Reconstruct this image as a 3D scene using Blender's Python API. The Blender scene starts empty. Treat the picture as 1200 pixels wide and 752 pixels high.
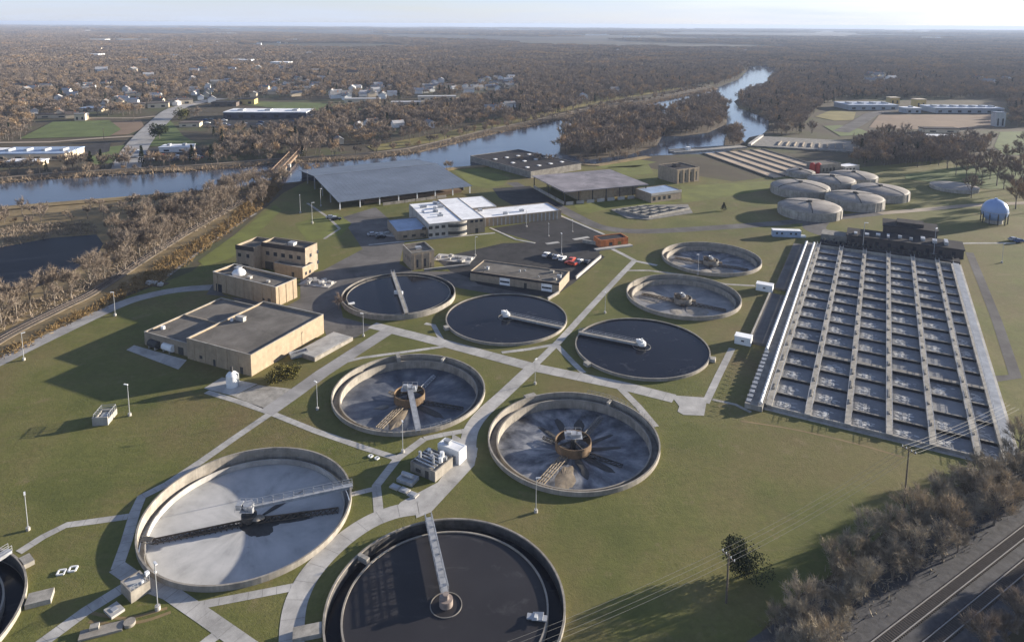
import bpy, math, random
from mathutils import Vector, Matrix
from mathutils.geometry import delaunay_2d_cdt
import numpy as np
rnd = random.Random(7)
PI = math.pi
sc = bpy.context.scene
COL = sc.collection

# ------------------------------------------------------------------ camera model (aerial view, 100 m up)
F, HY, ROLL, H = 755.0, 28.0, math.radians(0.3), 100.0
PITCH = math.atan((376 - HY) / F)

def G(px, py, z=0.0):
    """survey point: where the sight line of a photo point meets the level z"""
    x = (px - 600) / F; y = -(py - 376) / F
    c, s = math.cos(ROLL), math.sin(ROLL)
    x, y = c * x - s * y, s * x + c * y
    cp, sp = math.cos(PITCH), math.sin(PITCH)
    dy = cp + sp * y; dz = -sp + cp * y
    t = (z - H) / dz
    return Vector((x * t, dy * t))

# ------------------------------------------------------------------ materials
MATS = {}
def mat(name, col, rough=0.85, var=0.25, scale=0.3, metal=0.0, col2=None, detail=5.0, bump=0.0, spec=0.3, rnd_amt=0.0):
    if name in MATS: return MATS[name]
    m = bpy.data.materials.new(name); m.use_nodes = True
    nt = m.node_tree; N = nt.nodes; L = nt.links
    b = N['Principled BSDF']
    b.inputs['Roughness'].default_value = rough
    b.inputs['Metallic'].default_value = metal
    b.inputs['Specular IOR Level'].default_value = spec
    geo = N.new('ShaderNodeNewGeometry')
    nz = N.new('ShaderNodeTexNoise'); nz.inputs['Scale'].default_value = scale; nz.inputs['Detail'].default_value = detail
    nz.inputs['Roughness'].default_value = 0.65
    L.new(geo.outputs['Position'], nz.inputs['Vector'])
    mr = N.new('ShaderNodeMapRange'); mr.inputs['From Min'].default_value = .3; mr.inputs['From Max'].default_value = .7
    L.new(nz.outputs['Fac'], mr.inputs['Value'])
    mx = N.new('ShaderNodeMix'); mx.data_type = 'RGBA'
    c2 = col2 if col2 else tuple(c * (1 - var) for c in col)
    c1 = col if col2 else tuple(min(1, c * (1 + var * .6)) for c in col)
    mx.inputs[6].default_value = (*c2, 1); mx.inputs[7].default_value = (*c1, 1)
    L.new(mr.outputs['Result'], mx.inputs[0])
    out = mx.outputs[2]
    if rnd_amt:
        oi = N.new('ShaderNodeObjectInfo')
        hs = N.new('ShaderNodeHueSaturation')
        m2 = N.new('ShaderNodeMapRange'); m2.inputs['To Min'].default_value = 1 - rnd_amt; m2.inputs['To Max'].default_value = 1 + rnd_amt
        L.new(oi.outputs['Random'], m2.inputs['Value']); L.new(m2.outputs['Result'], hs.inputs['Value'])
        L.new(out, hs.inputs['Color']); out = hs.outputs['Color']
    L.new(out, b.inputs['Base Color'])
    if bump:
        bp = N.new('ShaderNodeBump'); bp.inputs['Strength'].default_value = bump; bp.inputs['Distance'].default_value = .3
        L.new(nz.outputs['Fac'], bp.inputs['Height']); L.new(bp.outputs['Normal'], b.inputs['Normal'])
    MATS[name] = m
    return m

def streak(m, amt=.35):
    nt = m.node_tree; b = nt.nodes['Principled BSDF']; l = b.inputs['Base Color'].links[0]; src = l.from_socket
    g = nt.nodes.new('ShaderNodeNewGeometry')
    def nz(vec_scale, sc_):
        mp = nt.nodes.new('ShaderNodeMapping'); mp.inputs['Scale'].default_value = vec_scale; nt.links.new(g.outputs['Position'], mp.inputs['Vector'])
        n = nt.nodes.new('ShaderNodeTexNoise'); n.inputs['Scale'].default_value = sc_; n.inputs['Detail'].default_value = 5; n.inputs['Roughness'].default_value = .7; nt.links.new(mp.outputs['Vector'], n.inputs['Vector']); return n.outputs['Fac']
    mr = nt.nodes.new('ShaderNodeMapRange'); mr.inputs['From Min'].default_value = .35; mr.inputs['From Max'].default_value = .7; mr.inputs['To Min'].default_value = 1.1; mr.inputs['To Max'].default_value = 1 - amt
    nt.links.new(nz((1, 1, .08), .7), mr.inputs['Value'])
    hs = nt.nodes.new('ShaderNodeHueSaturation'); nt.links.new(src, hs.inputs['Color']); nt.links.new(mr.outputs['Result'], hs.inputs['Value'])
    nt.links.new(hs.outputs['Color'], b.inputs['Base Color']); return m
def blotch(m, scale, amt=.4, lo=.4, hi=.68):
    nt = m.node_tree; b = nt.nodes['Principled BSDF']; src = b.inputs['Base Color'].links[0].from_socket
    g = nt.nodes.new('ShaderNodeNewGeometry'); n = nt.nodes.new('ShaderNodeTexNoise'); n.inputs['Scale'].default_value = scale; n.inputs['Detail'].default_value = 7; n.inputs['Roughness'].default_value = .72; n.inputs['Distortion'].default_value = .6
    nt.links.new(g.outputs['Position'], n.inputs['Vector'])
    mr = nt.nodes.new('ShaderNodeMapRange'); mr.inputs['From Min'].default_value = lo; mr.inputs['From Max'].default_value = hi; mr.inputs['To Min'].default_value = 1.08; mr.inputs['To Max'].default_value = 1 - amt
    nt.links.new(n.outputs['Fac'], mr.inputs['Value']); hs = nt.nodes.new('ShaderNodeHueSaturation'); nt.links.new(src, hs.inputs['Color']); nt.links.new(mr.outputs['Result'], hs.inputs['Value'])
    nt.links.new(hs.outputs['Color'], b.inputs['Base Color']); return m
def ramp(nt, fac, stops):
    r = nt.nodes.new('ShaderNodeValToRGB')
    e = r.color_ramp.elements
    e[0].position, e[0].color = stops[0][0], (*stops[0][1], 1)
    e[1].position, e[1].color = stops[-1][0], (*stops[-1][1], 1)
    for p, c in stops[1:-1]:
        n = e.new(p); n.color = (*c, 1)
    nt.links.new(fac, r.inputs['Fac'])
    return r.outputs['Color']

def noise(nt, vec, scale, detail=5, rough=.6, dist=0):
    n = nt.nodes.new('ShaderNodeTexNoise')
    n.inputs['Scale'].default_value = scale; n.inputs['Detail'].default_value = detail
    n.inputs['Roughness'].default_value = rough; n.inputs['Distortion'].default_value = dist
    nt.links.new(vec, n.inputs['Vector'])
    return n.outputs['Fac']

def mixc(nt, fac, a, b, mode='MIX'):
    m = nt.nodes.new('ShaderNodeMix'); m.data_type = 'RGBA'; m.blend_type = mode
    for sock, v in ((0, fac), (6, a), (7, b)):
        if hasattr(v, 'links'): nt.links.new(v, m.inputs[sock])
        elif isinstance(v, tuple): m.inputs[sock].default_value = (*v, 1)
        else: m.inputs[sock].default_value = v
    return m.outputs[2]

def newmat(name, rough=.9, spec=.2):
    m = bpy.data.materials.new(name); m.use_nodes = True
    b = m.node_tree.nodes['Principled BSDF']
    b.inputs['Roughness'].default_value = rough; b.inputs['Specular IOR Level'].default_value = spec
    g = m.node_tree.nodes.new('ShaderNodeNewGeometry')
    MATS[name] = m
    return m, m.node_tree, b, g.outputs['Position']

def mapped(nt, vec, sx, sy, sz=1):
    n = nt.nodes.new('ShaderNodeMapping'); n.inputs['Scale'].default_value = (sx, sy, sz)
    nt.links.new(vec, n.inputs['Vector']); return n.outputs['Vector']

def maprange(nt, v, a, b, c=0, d=1):
    n = nt.nodes.new('ShaderNodeMapRange')
    n.inputs['From Min'].default_value = a; n.inputs['From Max'].default_value = b
    n.inputs['To Min'].default_value = c; n.inputs['To Max'].default_value = d
    nt.links.new(v, n.inputs['Value']); return n.outputs['Result']

# lawn: dull autumn grass with mottling and dry patches
m, nt, b, pos = newmat('lawn_grass')
c = ramp(nt, noise(nt, pos, .035, 6, .62), [(.28, (.078, .092, .023)), (.5, (.145, .146, .041)), (.74, (.225, .182, .076))])
c = mixc(nt, maprange(nt, noise(nt, pos, .017, 6, .7), .46, .66, 0, .85), c, (.185, .128, .066))
c = mixc(nt, maprange(nt, noise(nt, pos, .6, 6, .75), .32, .72, 0, .55), c, (.052, .058, .015))
c = mixc(nt, maprange(nt, noise(nt, pos, .0065, 5, .6, .8), .42, .62, 0, .5), c, (.120, .118, .034))
c = mixc(nt, maprange(nt, noise(nt, mapped(nt, pos, .12, .4), .35, 5, .7, 1.5), .55, .72, 0, .4), c, (.17, .14, .065))
c = mixc(nt, maprange(nt, noise(nt, pos, .09, 7, .75), .58, .7, 0, .7), c, (.205, .155, .085))
nt.links.new(c, b.inputs['Base Color'])
bp = nt.nodes.new('ShaderNodeBump'); bp.inputs['Strength'].default_value = .5; bp.inputs['Distance'].default_value = .25
nt.links.new(noise(nt, pos, 1.6, 5, .8), bp.inputs['Height']); nt.links.new(bp.outputs['Normal'], b.inputs['Normal'])

# open land: leaf litter, lawns and, far out, fields and woods
m, nt, b, pos = newmat('open_land')
c = ramp(nt, noise(nt, pos, .012, 6, .65), [(.3, (.050, .040, .026)), (.5, (.085, .068, .042)), (.62, (.075, .08, .032)), (.75, (.13, .105, .065))])
far = ramp(nt, noise(nt, mapped(nt, pos, .00022, .0011), 1, 5, .6), [(.36, (.035, .030, .028)), (.48, (.055, .047, .040)), (.55, (.085, .072, .056)), (.60, (.06, .056, .038)), (.64, (.095, .082, .064)), (.70, (.035, .03, .026))])
sep = nt.nodes.new('ShaderNodeSeparateXYZ'); nt.links.new(pos, sep.inputs[0])
c = mixc(nt, maprange(nt, sep.outputs['Y'], 2600, 5000), c, far)
nt.links.new(c, b.inputs['Base Color'])

# water surfaces
def water_mat(name, col, rough=.06, bscale=.8, bstr=.15, spec=.5):
    m, nt, b, pos = newmat(name, rough, spec)
    c = mixc(nt, noise(nt, pos, .05, 4), tuple(x * .6 for x in col), tuple(x * 1.4 for x in col))
    if 'tank' in name or 'brown' in name: c = mixc(nt, maprange(nt, noise(nt, mapped(nt, pos, 1, 1.6), .11, 7, .72, 1.2), .56, .74, 0, .16), c, (.22, .215, .21))
    nt.links.new(c, b.inputs['Base Color'])
    bp = nt.nodes.new('ShaderNodeBump'); bp.inputs['Strength'].default_value = bstr; bp.inputs['Distance'].default_value = .1
    nt.links.new(noise(nt, pos, bscale, 3), bp.inputs['Height']); nt.links.new(bp.outputs['Normal'], b.inputs['Normal'])
    return m
water_mat('river_water', (.045, .058, .082), .13, .22, .5)
water_mat('pond_water', (.012, .014, .022), .3, .3, .04, .02)
water_mat('tank_water', (.010, .011, .017), .12, .9, .12, .12)
water_mat('brown_water', (.033, .031, .033), .4, .5, .1, .15)
# aerated water: grey with white froth
m, nt, b, pos = newmat('aerated_water', .8, .1)
c = ramp(nt, noise(nt, pos, .045, 6, .7), [(.3, (.13, .137, .148)), (.5, (.21, .215, .222)), (.7, (.31, .305, .295))])
c = mixc(nt, maprange(nt, noise(nt, pos, 1.1, 5, .7), .55, .75, 0, .35), c, (.45, .45, .43))
nt.links.new(c, b.inputs['Base Color'])
bp = nt.nodes.new('ShaderNodeBump'); bp.inputs['Strength'].default_value = .5; bp.inputs['Distance'].default_value = .2
nt.links.new(noise(nt, pos, 1.5, 4), bp.inputs['Height']); nt.links.new(bp.outputs['Normal'], b.inputs['Normal'])

# drained tank floors: radial stains round the tank centre (object coordinates)
def floor_mat(name, c_dark, c_mid, c_light, k, lo=.3, hi=.7, spots=(.03, .03, .03), wet=.45):
    m, nt, b, pos = newmat(name, wet, .4)
    tc = nt.nodes.new('ShaderNodeTexCoord')
    s = nt.nodes.new('ShaderNodeSeparateXYZ'); nt.links.new(tc.outputs['Object'], s.inputs[0])
    at = nt.nodes.new('ShaderNodeMath'); at.operation = 'ARCTAN2'
    nt.links.new(s.outputs['Y'], at.inputs[0]); nt.links.new(s.outputs['X'], at.inputs[1])
    ln = nt.nodes.new('ShaderNodeVectorMath'); ln.operation = 'LENGTH'; nt.links.new(tc.outputs['Object'], ln.inputs[0])
    cb = nt.nodes.new('ShaderNodeCombineXYZ'); nt.links.new(at.outputs[0], cb.inputs[0])
    nt.links.new(maprange(nt, ln.outputs['Value'], 0, 22, 0, .9), cb.inputs[1])
    f1 = noise(nt, cb.outputs[0], k, 5, .6)
    c = ramp(nt, f1, [(lo, c_dark), ((lo + hi) / 2, c_mid), (hi, c_light)])
    f2 = noise(nt, tc.outputs['Object'], .25, 6, .7)
    c = mixc(nt, maprange(nt, f2, .5, .75, 0, .5), c, c_light)
    c = mixc(nt, maprange(nt, noise(nt, tc.outputs['Object'], .9, 4, .7), .66, .74, 0, .7), c, spots)
    nt.links.new(c, b.inputs['Base Color'])
    return m
floor_mat('white_floor', (.22, .215, .205), (.38, .375, .36), (.47, .46, .44), 3.2, .22, .62, spots=(.2, .195, .18), wet=.6)
floor_mat('slate_floor', (.018, .02, .026), (.115, .122, .14), (.30, .30, .30), 3.4, .33, .66)
floor_mat('slate_floor_dark', (.03, .035, .048), (.085, .095, .118), (.22, .22, .22), 2.4, .33, .68)
floor_mat('muddy_floor', (.10, .10, .11), (.2, .195, .19), (.36, .33, .29), 2.0)

CONC = mat('concrete', (.36, .335, .29), .9, .28, .25, bump=.1)
CONC_L = mat('pale_concrete', (.43, .41, .375), .9, .22, .18, bump=.1)
CONC_D = mat('stained_concrete', (.22, .205, .18), .9, .4, .35)
WALLC = mat('sandy_concrete', (.31, .28, .235), .9, .35, .35)
WETSHADE = mat('wet_shaded_concrete', (.028, .028, .03), .7, .4, .5)  # near-black: shade of the wall faces is mixed into the wet tone
SILT = mat('pale_silt', (.27, .245, .21), .95, .3, .5)
ASPH = mat('asphalt', (.060, .058, .058), .92, .25, .12)
ASPH_G = mat('worn_asphalt', (.155, .145, .135), .92, .25, .08)
ROADC = mat('road_concrete', (.33, .315, .295), .9, .18, .15)
BRICK = mat('tan_brick', (.335, .262, .178), .9, .18, .6)
BRICK_D = mat('buff_brick', (.30, .245, .18), .9, .22, .6)
REDBR = mat('orange_brick', (.55, .19, .07), .9, .3, .6)
ROOF = mat('gravel_roof', (.17, .155, .135), .95, .2, .12)
ROOF_D = mat('dark_roof', (.048, .045, .047), .9, .25, .2)
ROOF_W = mat('white_membrane_roof', (.80, .80, .79), .7, .15, .2)
ROOF_B = mat('blue_metal_roof', (.30, .38, .50), .5, .12, .15)
ROOF_M = mat('grey_metal_roof', (.165, .19, .225), .5, .12, .08, metal=.2)
ROOF_P = mat('weathered_metal_roof', (.27, .24, .24), .6, .35, .1)
METAL = mat('galvanised_metal', (.42, .43, .44), .5, .2, .8, metal=.4)
STEEL_D = mat('dark_steel', (.06, .058, .055), .7, .3, 1.2)
WHITE = mat('white_paint', (.74, .74, .72), .6, .08, .5)
RUST = mat('rusted_steel', (.20, .135, .08), .9, .5, .5)
MUD = mat('drying_sludge', (.24, .195, .14), .95, .4, .5)
GLASS = mat('dark_glass', (.03, .035, .045), .15, .2, .5, spec=.6)
WOODP = mat('weathered_timber', (.13, .105, .08), .9, .3, 2)
WIRE = mat('bare_wire', (.26, .25, .22), .5, .1, 1, metal=.3)
GRAVEL = mat('ballast_gravel', (.088, .086, .088), .95, .35, .6, detail=8, bump=.3)
TIE = mat('tie_timber', (.075, .062, .052), .95, .3, 2)
OLDRAIL = mat('old_rail', (.16, .13, .11), .8, .3, 1)
OLDGR = mat('old_ballast', (.17, .14, .105), .95, .4, .3, detail=8)
RAILM = mat('rail_steel', (.33, .31, .29), .5, .15, 2, metal=.2)
SAND = mat('dry_sand', (.33, .27, .20), .95, .25, .06)
EARTH = mat('bare_earth', (.20, .135, .085), .95, .25, .02)
LEAFL = mat('leaf_litter', (.105, .078, .048), .95, .45, .15, detail=8)
DRYG = mat('dry_grass', (.24, .175, .085), .95, .4, .1)
GREENF = mat('green_field', (.10, .13, .035), .95, .3, .04)
YELLOWG = mat('yellowed_grass', (.20, .165, .05), .95, .3, .05)
DOMEC = mat('dome_roofing', (.30, .268, .23), .7, .2, .15)
FOAM = mat('white_foam', (.50, .50, .48), .9, .25, 1.2)
SPHP = mat('pale_blue_paint', (.24, .34, .54), .3, .1, .15, spec=.5)
TYRE = mat('tyre_rubber', (.02, .02, .02), .9, .1, 1)

for m_, a_ in ((WALLC, .3), (BRICK, .14), (BRICK_D, .16), (CONC, .25), (METAL, .2)): streak(m_, a_)
for m_ in (ROOF_D, ASPH, ASPH_G, ROOF, BARK if 'grey_bark' in MATS else ROOF): m_.node_tree.nodes['Principled BSDF'].inputs['Specular IOR Level'].default_value = .08
for m_, s_, a_ in ((CONC_L, .11, .35), (ROADC, .07, .35), (ASPH, .06, .35), (ASPH_G, .05, .4), (ROOF, .09, .4), (ROOF_W, .12, .16), (ROOF_P, .06, .45), (CONC, .2, .3), (DOMEC, .1, .35), (ROOF_B, .1, .25), (ROOF_M, .05, .2)): blotch(m_, s_, a_)
JOINT = mat('slab_joint', (.25, .235, .21), .95, .3, .5)
def tree_mat(name, stops, var=.35):
    m, nt, b, pos = newmat(name, .95, .05)
    oi = nt.nodes.new('ShaderNodeObjectInfo')
    c = ramp(nt, oi.outputs['Random'], stops)
    f = maprange(nt, noise(nt, pos, .45, 3), .3, .7, 1 - var, 1 + var)
    hs = nt.nodes.new('ShaderNodeHueSaturation'); nt.links.new(c, hs.inputs['Color']); nt.links.new(f, hs.inputs['Value'])
    nt.links.new(hs.outputs['Color'], b.inputs['Base Color'])
    return m
TWIG = tree_mat('bare_twigs', [(0, (.15, .118, .10)), (.35, (.19, .152, .125)), (.6, (.165, .128, .105)), (.8, (.225, .175, .13)), (.93, (.25, .17, .10)), (1, (.14, .12, .11))])
TWIG_G = tree_mat('grey_twigs', [(0, (.20, .165, .13)), (.5, (.26, .21, .16)), (1, (.185, .148, .115))])
TWIG_F = tree_mat('far_twigs', [(0, (.145, .12, .10)), (.25, (.22, .178, .142)), (.5, (.18, .146, .122)), (.7, (.265, .21, .152)), (.92, (.31, .215, .125)), (1, (.12, .105, .095))])
TWIG_B = tree_mat('rail_twigs', [(0, (.26, .235, .185)), (.4, (.33, .285, .21)), (.7, (.34, .275, .19)), (1, (.30, .27, .215))])
BARK = mat('grey_bark', (.16, .135, .115), .95, .3, 1)
NEEDLE = tree_mat('evergreen_needles', [(0, (.018, .026, .015)), (1, (.03, .038, .02))])
BUSHG = tree_mat('olive_leaves', [(0, (.07, .072, .022)), (1, (.10, .085, .025))])
BRUSH = tree_mat('ochre_brush', [(0, (.20, .135, .06)), (1, (.28, .19, .085))])

# ------------------------------------------------------------------ mesh collector
class MB:
    def __init__(s): s.v = []; s.f = []
    def add(s, vs, fs):
        o = len(s.v); s.v += [tuple(p) for p in vs]; s.f += [tuple(i + o for i in f) for f in fs]
        return s
    def box(s, x0, x1, y0, y1, z0, z1):
        x0, x1 = min(x0, x1), max(x0, x1); y0, y1 = min(y0, y1), max(y0, y1)
        v = [(x, y, z) for z in (z0, z1) for x, y in ((x0, y0), (x1, y0), (x1, y1), (x0, y1))]
        return s.add(v, [(3, 2, 1, 0), (4, 5, 6, 7), (0, 1, 5, 4), (1, 2, 6, 5), (2, 3, 7, 6), (3, 0, 4, 7)])
    def bar(s, p, q, w, h=None):
        p, q = Vector(p), Vector(q); d = q - p
        if d.length < 1e-6: return s
        d.normalize(); h = h or w
        up = Vector((0, 0, 1)) if abs(d.z) < .95 else Vector((1, 0, 0))
        a = d.cross(up).normalized(); c = a.cross(d)
        a *= w / 2; c *= h / 2
        v = [p - a - c, p + a - c, p + a + c, p - a + c, q - a - c, q + a - c, q + a + c, q - a + c]
        return s.add(v, [(0, 1, 2, 3), (7, 6, 5, 4), (0, 4, 5, 1), (1, 5, 6, 2), (2, 6, 7, 3), (3, 7, 4, 0)])
    def tube(s, p, q, r0, r1=None, n=6, cap=True):
        r1 = r0 if r1 is None else r1
        p, q = Vector(p), Vector(q); d = q - p
        if d.length < 1e-6: return s
        d.normalize()
        up = Vector((0, 0, 1)) if abs(d.z) < .95 else Vector((1, 0, 0))
        a = d.cross(up).normalized(); c = a.cross(d)
        v = []
        for o, r in ((p, r0), (q, r1)):
            for i in range(n):
                t = 2 * PI * i / n; v.append(o + (a * math.cos(t) + c * math.sin(t)) * r)
        f = [(i, (i + 1) % n, n + (i + 1) % n, n + i) for i in range(n)]
        if cap: f += [tuple(range(n - 1, -1, -1)), tuple(range(n, 2 * n))]
        return s.add(v, f)
    def lathe(s, prof, n=72, closed=False, cx=0, cy=0):
        v = [(cx + r * math.cos(2 * PI * i / n), cy + r * math.sin(2 * PI * i / n), z) for r, z in prof for i in range(n)]
        f = []; m = len(prof)
        for j in range(m if closed else m - 1):
            k = (j + 1) % m
            for i in range(n):
                f.append((j * n + i, j * n + (i + 1) % n, k * n + (i + 1) % n, k * n + i))
        return s.add(v, f)
    def ring(s, r0, r1, z0, z1, n=72, cx=0, cy=0):
        return s.lathe([(r1, z0), (r1, z1), (r0, z1), (r0, z0)], n, True, cx, cy)
    def disc(s, r, z, n=72, cx=0, cy=0):
        return s.add([(cx + r * math.cos(2 * PI * i / n), cy + r * math.sin(2 * PI * i / n), z) for i in range(n)], [tuple(range(n))])
    def cyl(s, r, z0, z1, n=16, cx=0, cy=0): return s.tube((cx, cy, z0), (cx, cy, z1), r, r, n)
    def prism(s, poly, z0, z1):
        n = len(poly)
        a = sum(poly[i][0] * poly[(i + 1) % n][1] - poly[(i + 1) % n][0] * poly[i][1] for i in range(n))
        if a < 0: poly = poly[::-1]
        v = [(p[0], p[1], z0) for p in poly] + [(p[0], p[1], z1) for p in poly]
        f = [tuple(range(n - 1, -1, -1)), tuple(range(n, 2 * n))] + [(i, (i + 1) % n, n + (i + 1) % n, n + i) for i in range(n)]
        return s.add(v, f)
    def build(s, name, m, parent=None, smooth=False, loc=None, rz=0.0, fix=False):
        me = bpy.data.meshes.new(name); me.from_pydata(s.v, [], s.f); me.materials.append(m)
        if smooth:
            for p in me.polygons: p.use_smooth = True
        me.update()
        o = bpy.data.objects.new(name, me); COL.objects.link(o)
        if parent: o.parent = parent
        if loc is not None: o.location = loc
        o.rotation_euler.z = rz
        return o

def tag(o, label, cat, group=None):
    o['label'] = label; o['category'] = cat
    if group: o['group'] = group
    return o
def thing(name, label, cat, loc, rz=0.0, group=None):
    o = bpy.data.objects.new(name, None); COL.objects.link(o)
    o.location = (loc[0], loc[1], loc[2] if len(loc) > 2 else 0); o.rotation_euler.z = rz
    o.empty_display_size = .5
    return tag(o, label, cat, group)
def struct(o): o['kind'] = 'structure'; return o
def dup(root, loc, rz=None, label=None, group=None, scale=None):
    r = root.copy(); COL.objects.link(r); r.location = (loc[0], loc[1], loc[2] if len(loc) > 2 else 0)
    if rz is not None: r.rotation_euler.z = rz
    if scale: r.scale = scale if hasattr(scale, '__len__') else (scale,) * 3
    if label: r['label'] = label
    if group: r['group'] = group
    for ch in list(root.children):
        c = ch.copy(); COL.objects.link(c); c.parent = r
        for g in list(ch.children):
            d = g.copy(); COL.objects.link(d); d.parent = c
    return r

# ------------------------------------------------------------------ ground sheets
def poly_px(pts, z=0): return [tuple(G(x, y, z)) for x, y in pts]
def inside(p, poly):
    x, y = p; r = False; n = len(poly); j = n - 1
    for i in range(n):
        xi, yi = poly[i]; xj, yj = poly[j]
        if (yi > y) != (yj > y) and x < (xj - xi) * (y - yi) / (yj - yi) + xi: r = not r
        j = i
    return r
HOLES = []
def sheet(name, outer, z, m, holes=()):
    pts = [Vector(p) for p in outer]; edges = [(i, (i + 1) % len(outer)) for i in range(len(outer))]
    for h in holes:
        o = len(pts); pts += [Vector(p) for p in h]; edges += [(o + i, o + (i + 1) % len(h)) for i in range(len(h))]
    vs, es, fs, *_ = delaunay_2d_cdt(pts, edges, [], 0, 1e-4)
    keep = []
    for f in fs:
        c = sum((vs[i] for i in f), Vector((0, 0))) / len(f)
        if not inside(c, outer) or any(inside(c, h) for h in holes): continue
        keep.append(tuple(f))
    mb = MB(); mb.v = [(v.x, v.y, z) for v in vs]; mb.f = keep
    return mb.build(name, m)
def strip_poly(pts, w):
    L, R = [], []
    for i, p in enumerate(pts):
        a = pts[max(0, i - 1)]; c = pts[min(len(pts) - 1, i + 1)]
        d = (Vector(c) - Vector(a)).normalized(); n = Vector((-d.y, d.x))
        ww = w[i] if hasattr(w, '__len__') else w
        L.append(Vector(p) + n * ww / 2); R.append(Vector(p) - n * ww / 2)
    return L, R
def smooth_line(pts, n=6):
    pts = [Vector(p) for p in pts]
    if len(pts) < 3: return pts
    out = []
    P = [pts[0] * 2 - pts[1]] + pts + [pts[-1] * 2 - pts[-2]]
    for i in range(1, len(P) - 2):
        for k in range(n):
            t = k / n; a, b, c, d = P[i - 1], P[i], P[i + 1], P[i + 2]
            out.append(.5 * ((2 * b) + (c - a) * t + (2 * a - 5 * b + 4 * c - d) * t * t + (3 * b - a - 3 * c + d) * t ** 3))
    return out + [pts[-1]]
def strip(name, px, w, z, m, curve=False, thick=0, world=None):
    pts = world if world else [G(x, y) for x, y in px]
    if curve: pts = smooth_line(pts)
    L, R = strip_poly(pts, w)
    mb = MB(); n = len(L)
    mb.v = [(p.x, p.y, z) for p in L] + [(p.x, p.y, z) for p in R]
    mb.f = [(i, n + i, n + i + 1, i + 1) for i in range(n - 1)]
    if thick:
        mb.v += [(p.x, p.y, z - thick) for p in L] + [(p.x, p.y, z - thick) for p in R]
        mb.f += [(2 * n + i, i, i + 1, 2 * n + i + 1) for i in range(n - 1)] + [(n + i, 3 * n + i, 3 * n + i + 1, n + i + 1) for i in range(n - 1)]
        mb.f += [(0, 2 * n, 3 * n, n), (n - 1, 2 * n - 1, 4 * n - 1, 3 * n - 1)]
    o = mb.build(name, m)
    if name in ('footpath', 'service_road') and pts[0].y < 330:
        o.data.materials.append(JOINT); nb = len(o.data.polygons); ww = w if not hasattr(w, '__len__') else w[0]
        jb = MB(); jb.v = list(mb.v); jb.f = list(mb.f); acc = 0; gap = max(2.6, min(4.5, ww))
        for a, c in zip(pts, pts[1:]):
            a, c = Vector(a), Vector(c); d = c - a; L_ = d.length; d.normalize(); nn = Vector((-d.y, d.x)) * ww * .49
            while acc < L_:
                q_ = a + d * acc; e = d * .045; k = len(jb.v)
                jb.v += [(*(q_ - nn - e), z + .004), (*(q_ - nn + e), z + .004), (*(q_ + nn + e), z + .004), (*(q_ + nn - e), z + .004)]; jb.f.append((k, k + 1, k + 2, k + 3)); acc += gap
            acc -= L_
        me = bpy.data.meshes.new(name); me.from_pydata(jb.v, [], jb.f); me.materials.append(m); me.materials.append(JOINT)
        for i_, p_ in enumerate(me.polygons): p_.material_index = 0 if i_ < nb else 1
        o.data = me
    return struct(o)

R0 = 22.6
TC = {1: G(288, 608), 2: G(478, 460), 3: G(672, 516), 4: G(755.5, 406), 5: G(593, 371.5), 6: G(468.5, 346), 7: G(801, 345), 8: G(833.5, 302), 9: G(520, 700), 10: G(-80, 690)}
# centres as fitted on the rim points
for k, c in {1: (-59, 113.6), 2: (-30.5, 165.5), 3: (16.4, 141.8), 4: (44.2, 195.4), 5: (-2.1, 218.8), 6: (-45.5, 239.3), 7: (69.0, 240.5), 8: (93.1, 286.5), 9: (-12.2, 88.2), 10: (-113.0, 79.8)}.items():
    TC[k] = Vector(c)
for k, c in TC.items():
    HOLES.append([(c.x + (R0 - .2) * math.cos(2 * PI * i / 64), c.y + (R0 - .2) * math.sin(2 * PI * i / 64)) for i in range(64)])
BO = Vector((74.2, 158.4)); BU = Vector((.466, .885)).normalized(); BV = Vector((BU.y, -BU.x))
BROT = math.atan2(BV.y, BV.x)
def bw(t, s): return tuple(BO + BV * t + BU * s)
HOLES.append([bw(-.9, .3), bw(59, .3), bw(59, 168), bw(-.9, 168)])

struct(sheet('ground', [(-34000, -600), (34000, -600), (34000, 21000), (-34000, 21000)], 0, MATS['open_land'], HOLES))
LAWN = poly_px([(-160, 500), (0, 428), (150, 347), (225, 318), (290, 262), (332, 226), (360, 212), (560, 196), (700, 188), (760, 197), (860, 213), (905, 207), (1010, 196), (1100, 188), (1300, 178), (1420, 420), (1210, 545), (1100, 590), (985, 665), (900, 730), (880, 780), (880, 900), (-260, 900), (-330, 640)])
struct(sheet('lawn', LAWN, .02, MATS['lawn_grass'], HOLES))

# river, pond, islands, banks
TOPB = [(-260, 232), (-100, 224), (60, 209), (150, 204), (240, 199), (340, 191), (420, 187), (480, 180), (530, 168), (575, 157), (620, 148), (655, 140), (700, 130), (760, 121), (833, 106), (866, 93), (875, 84), (879, 76)]
LOWB = [(914, 78), (912, 86), (897, 101), (872, 113), (860, 119), (866, 127), (890, 136), (901, 142), (901, 151), (893, 158), (878, 161), (868, 172), (850, 179), (800, 181), (760, 183), (700, 193), (650, 190), (590, 192), (530, 197), (420, 216), (360, 212), (270, 221), (150, 231), (0, 243), (-100, 258), (-260, 275)]
RIVER = poly_px(TOPB + LOWB)
struct(sheet('river', RIVER, .10, MATS['river_water']))
struct(sheet('pond', poly_px([(-260, 345), (-60, 300), (0, 290), (60, 279), (113, 275), (121, 286), (112, 303), (70, 326), (20, 345), (-40, 362), (-260, 430)]), .10, MATS['pond_water']))
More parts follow.
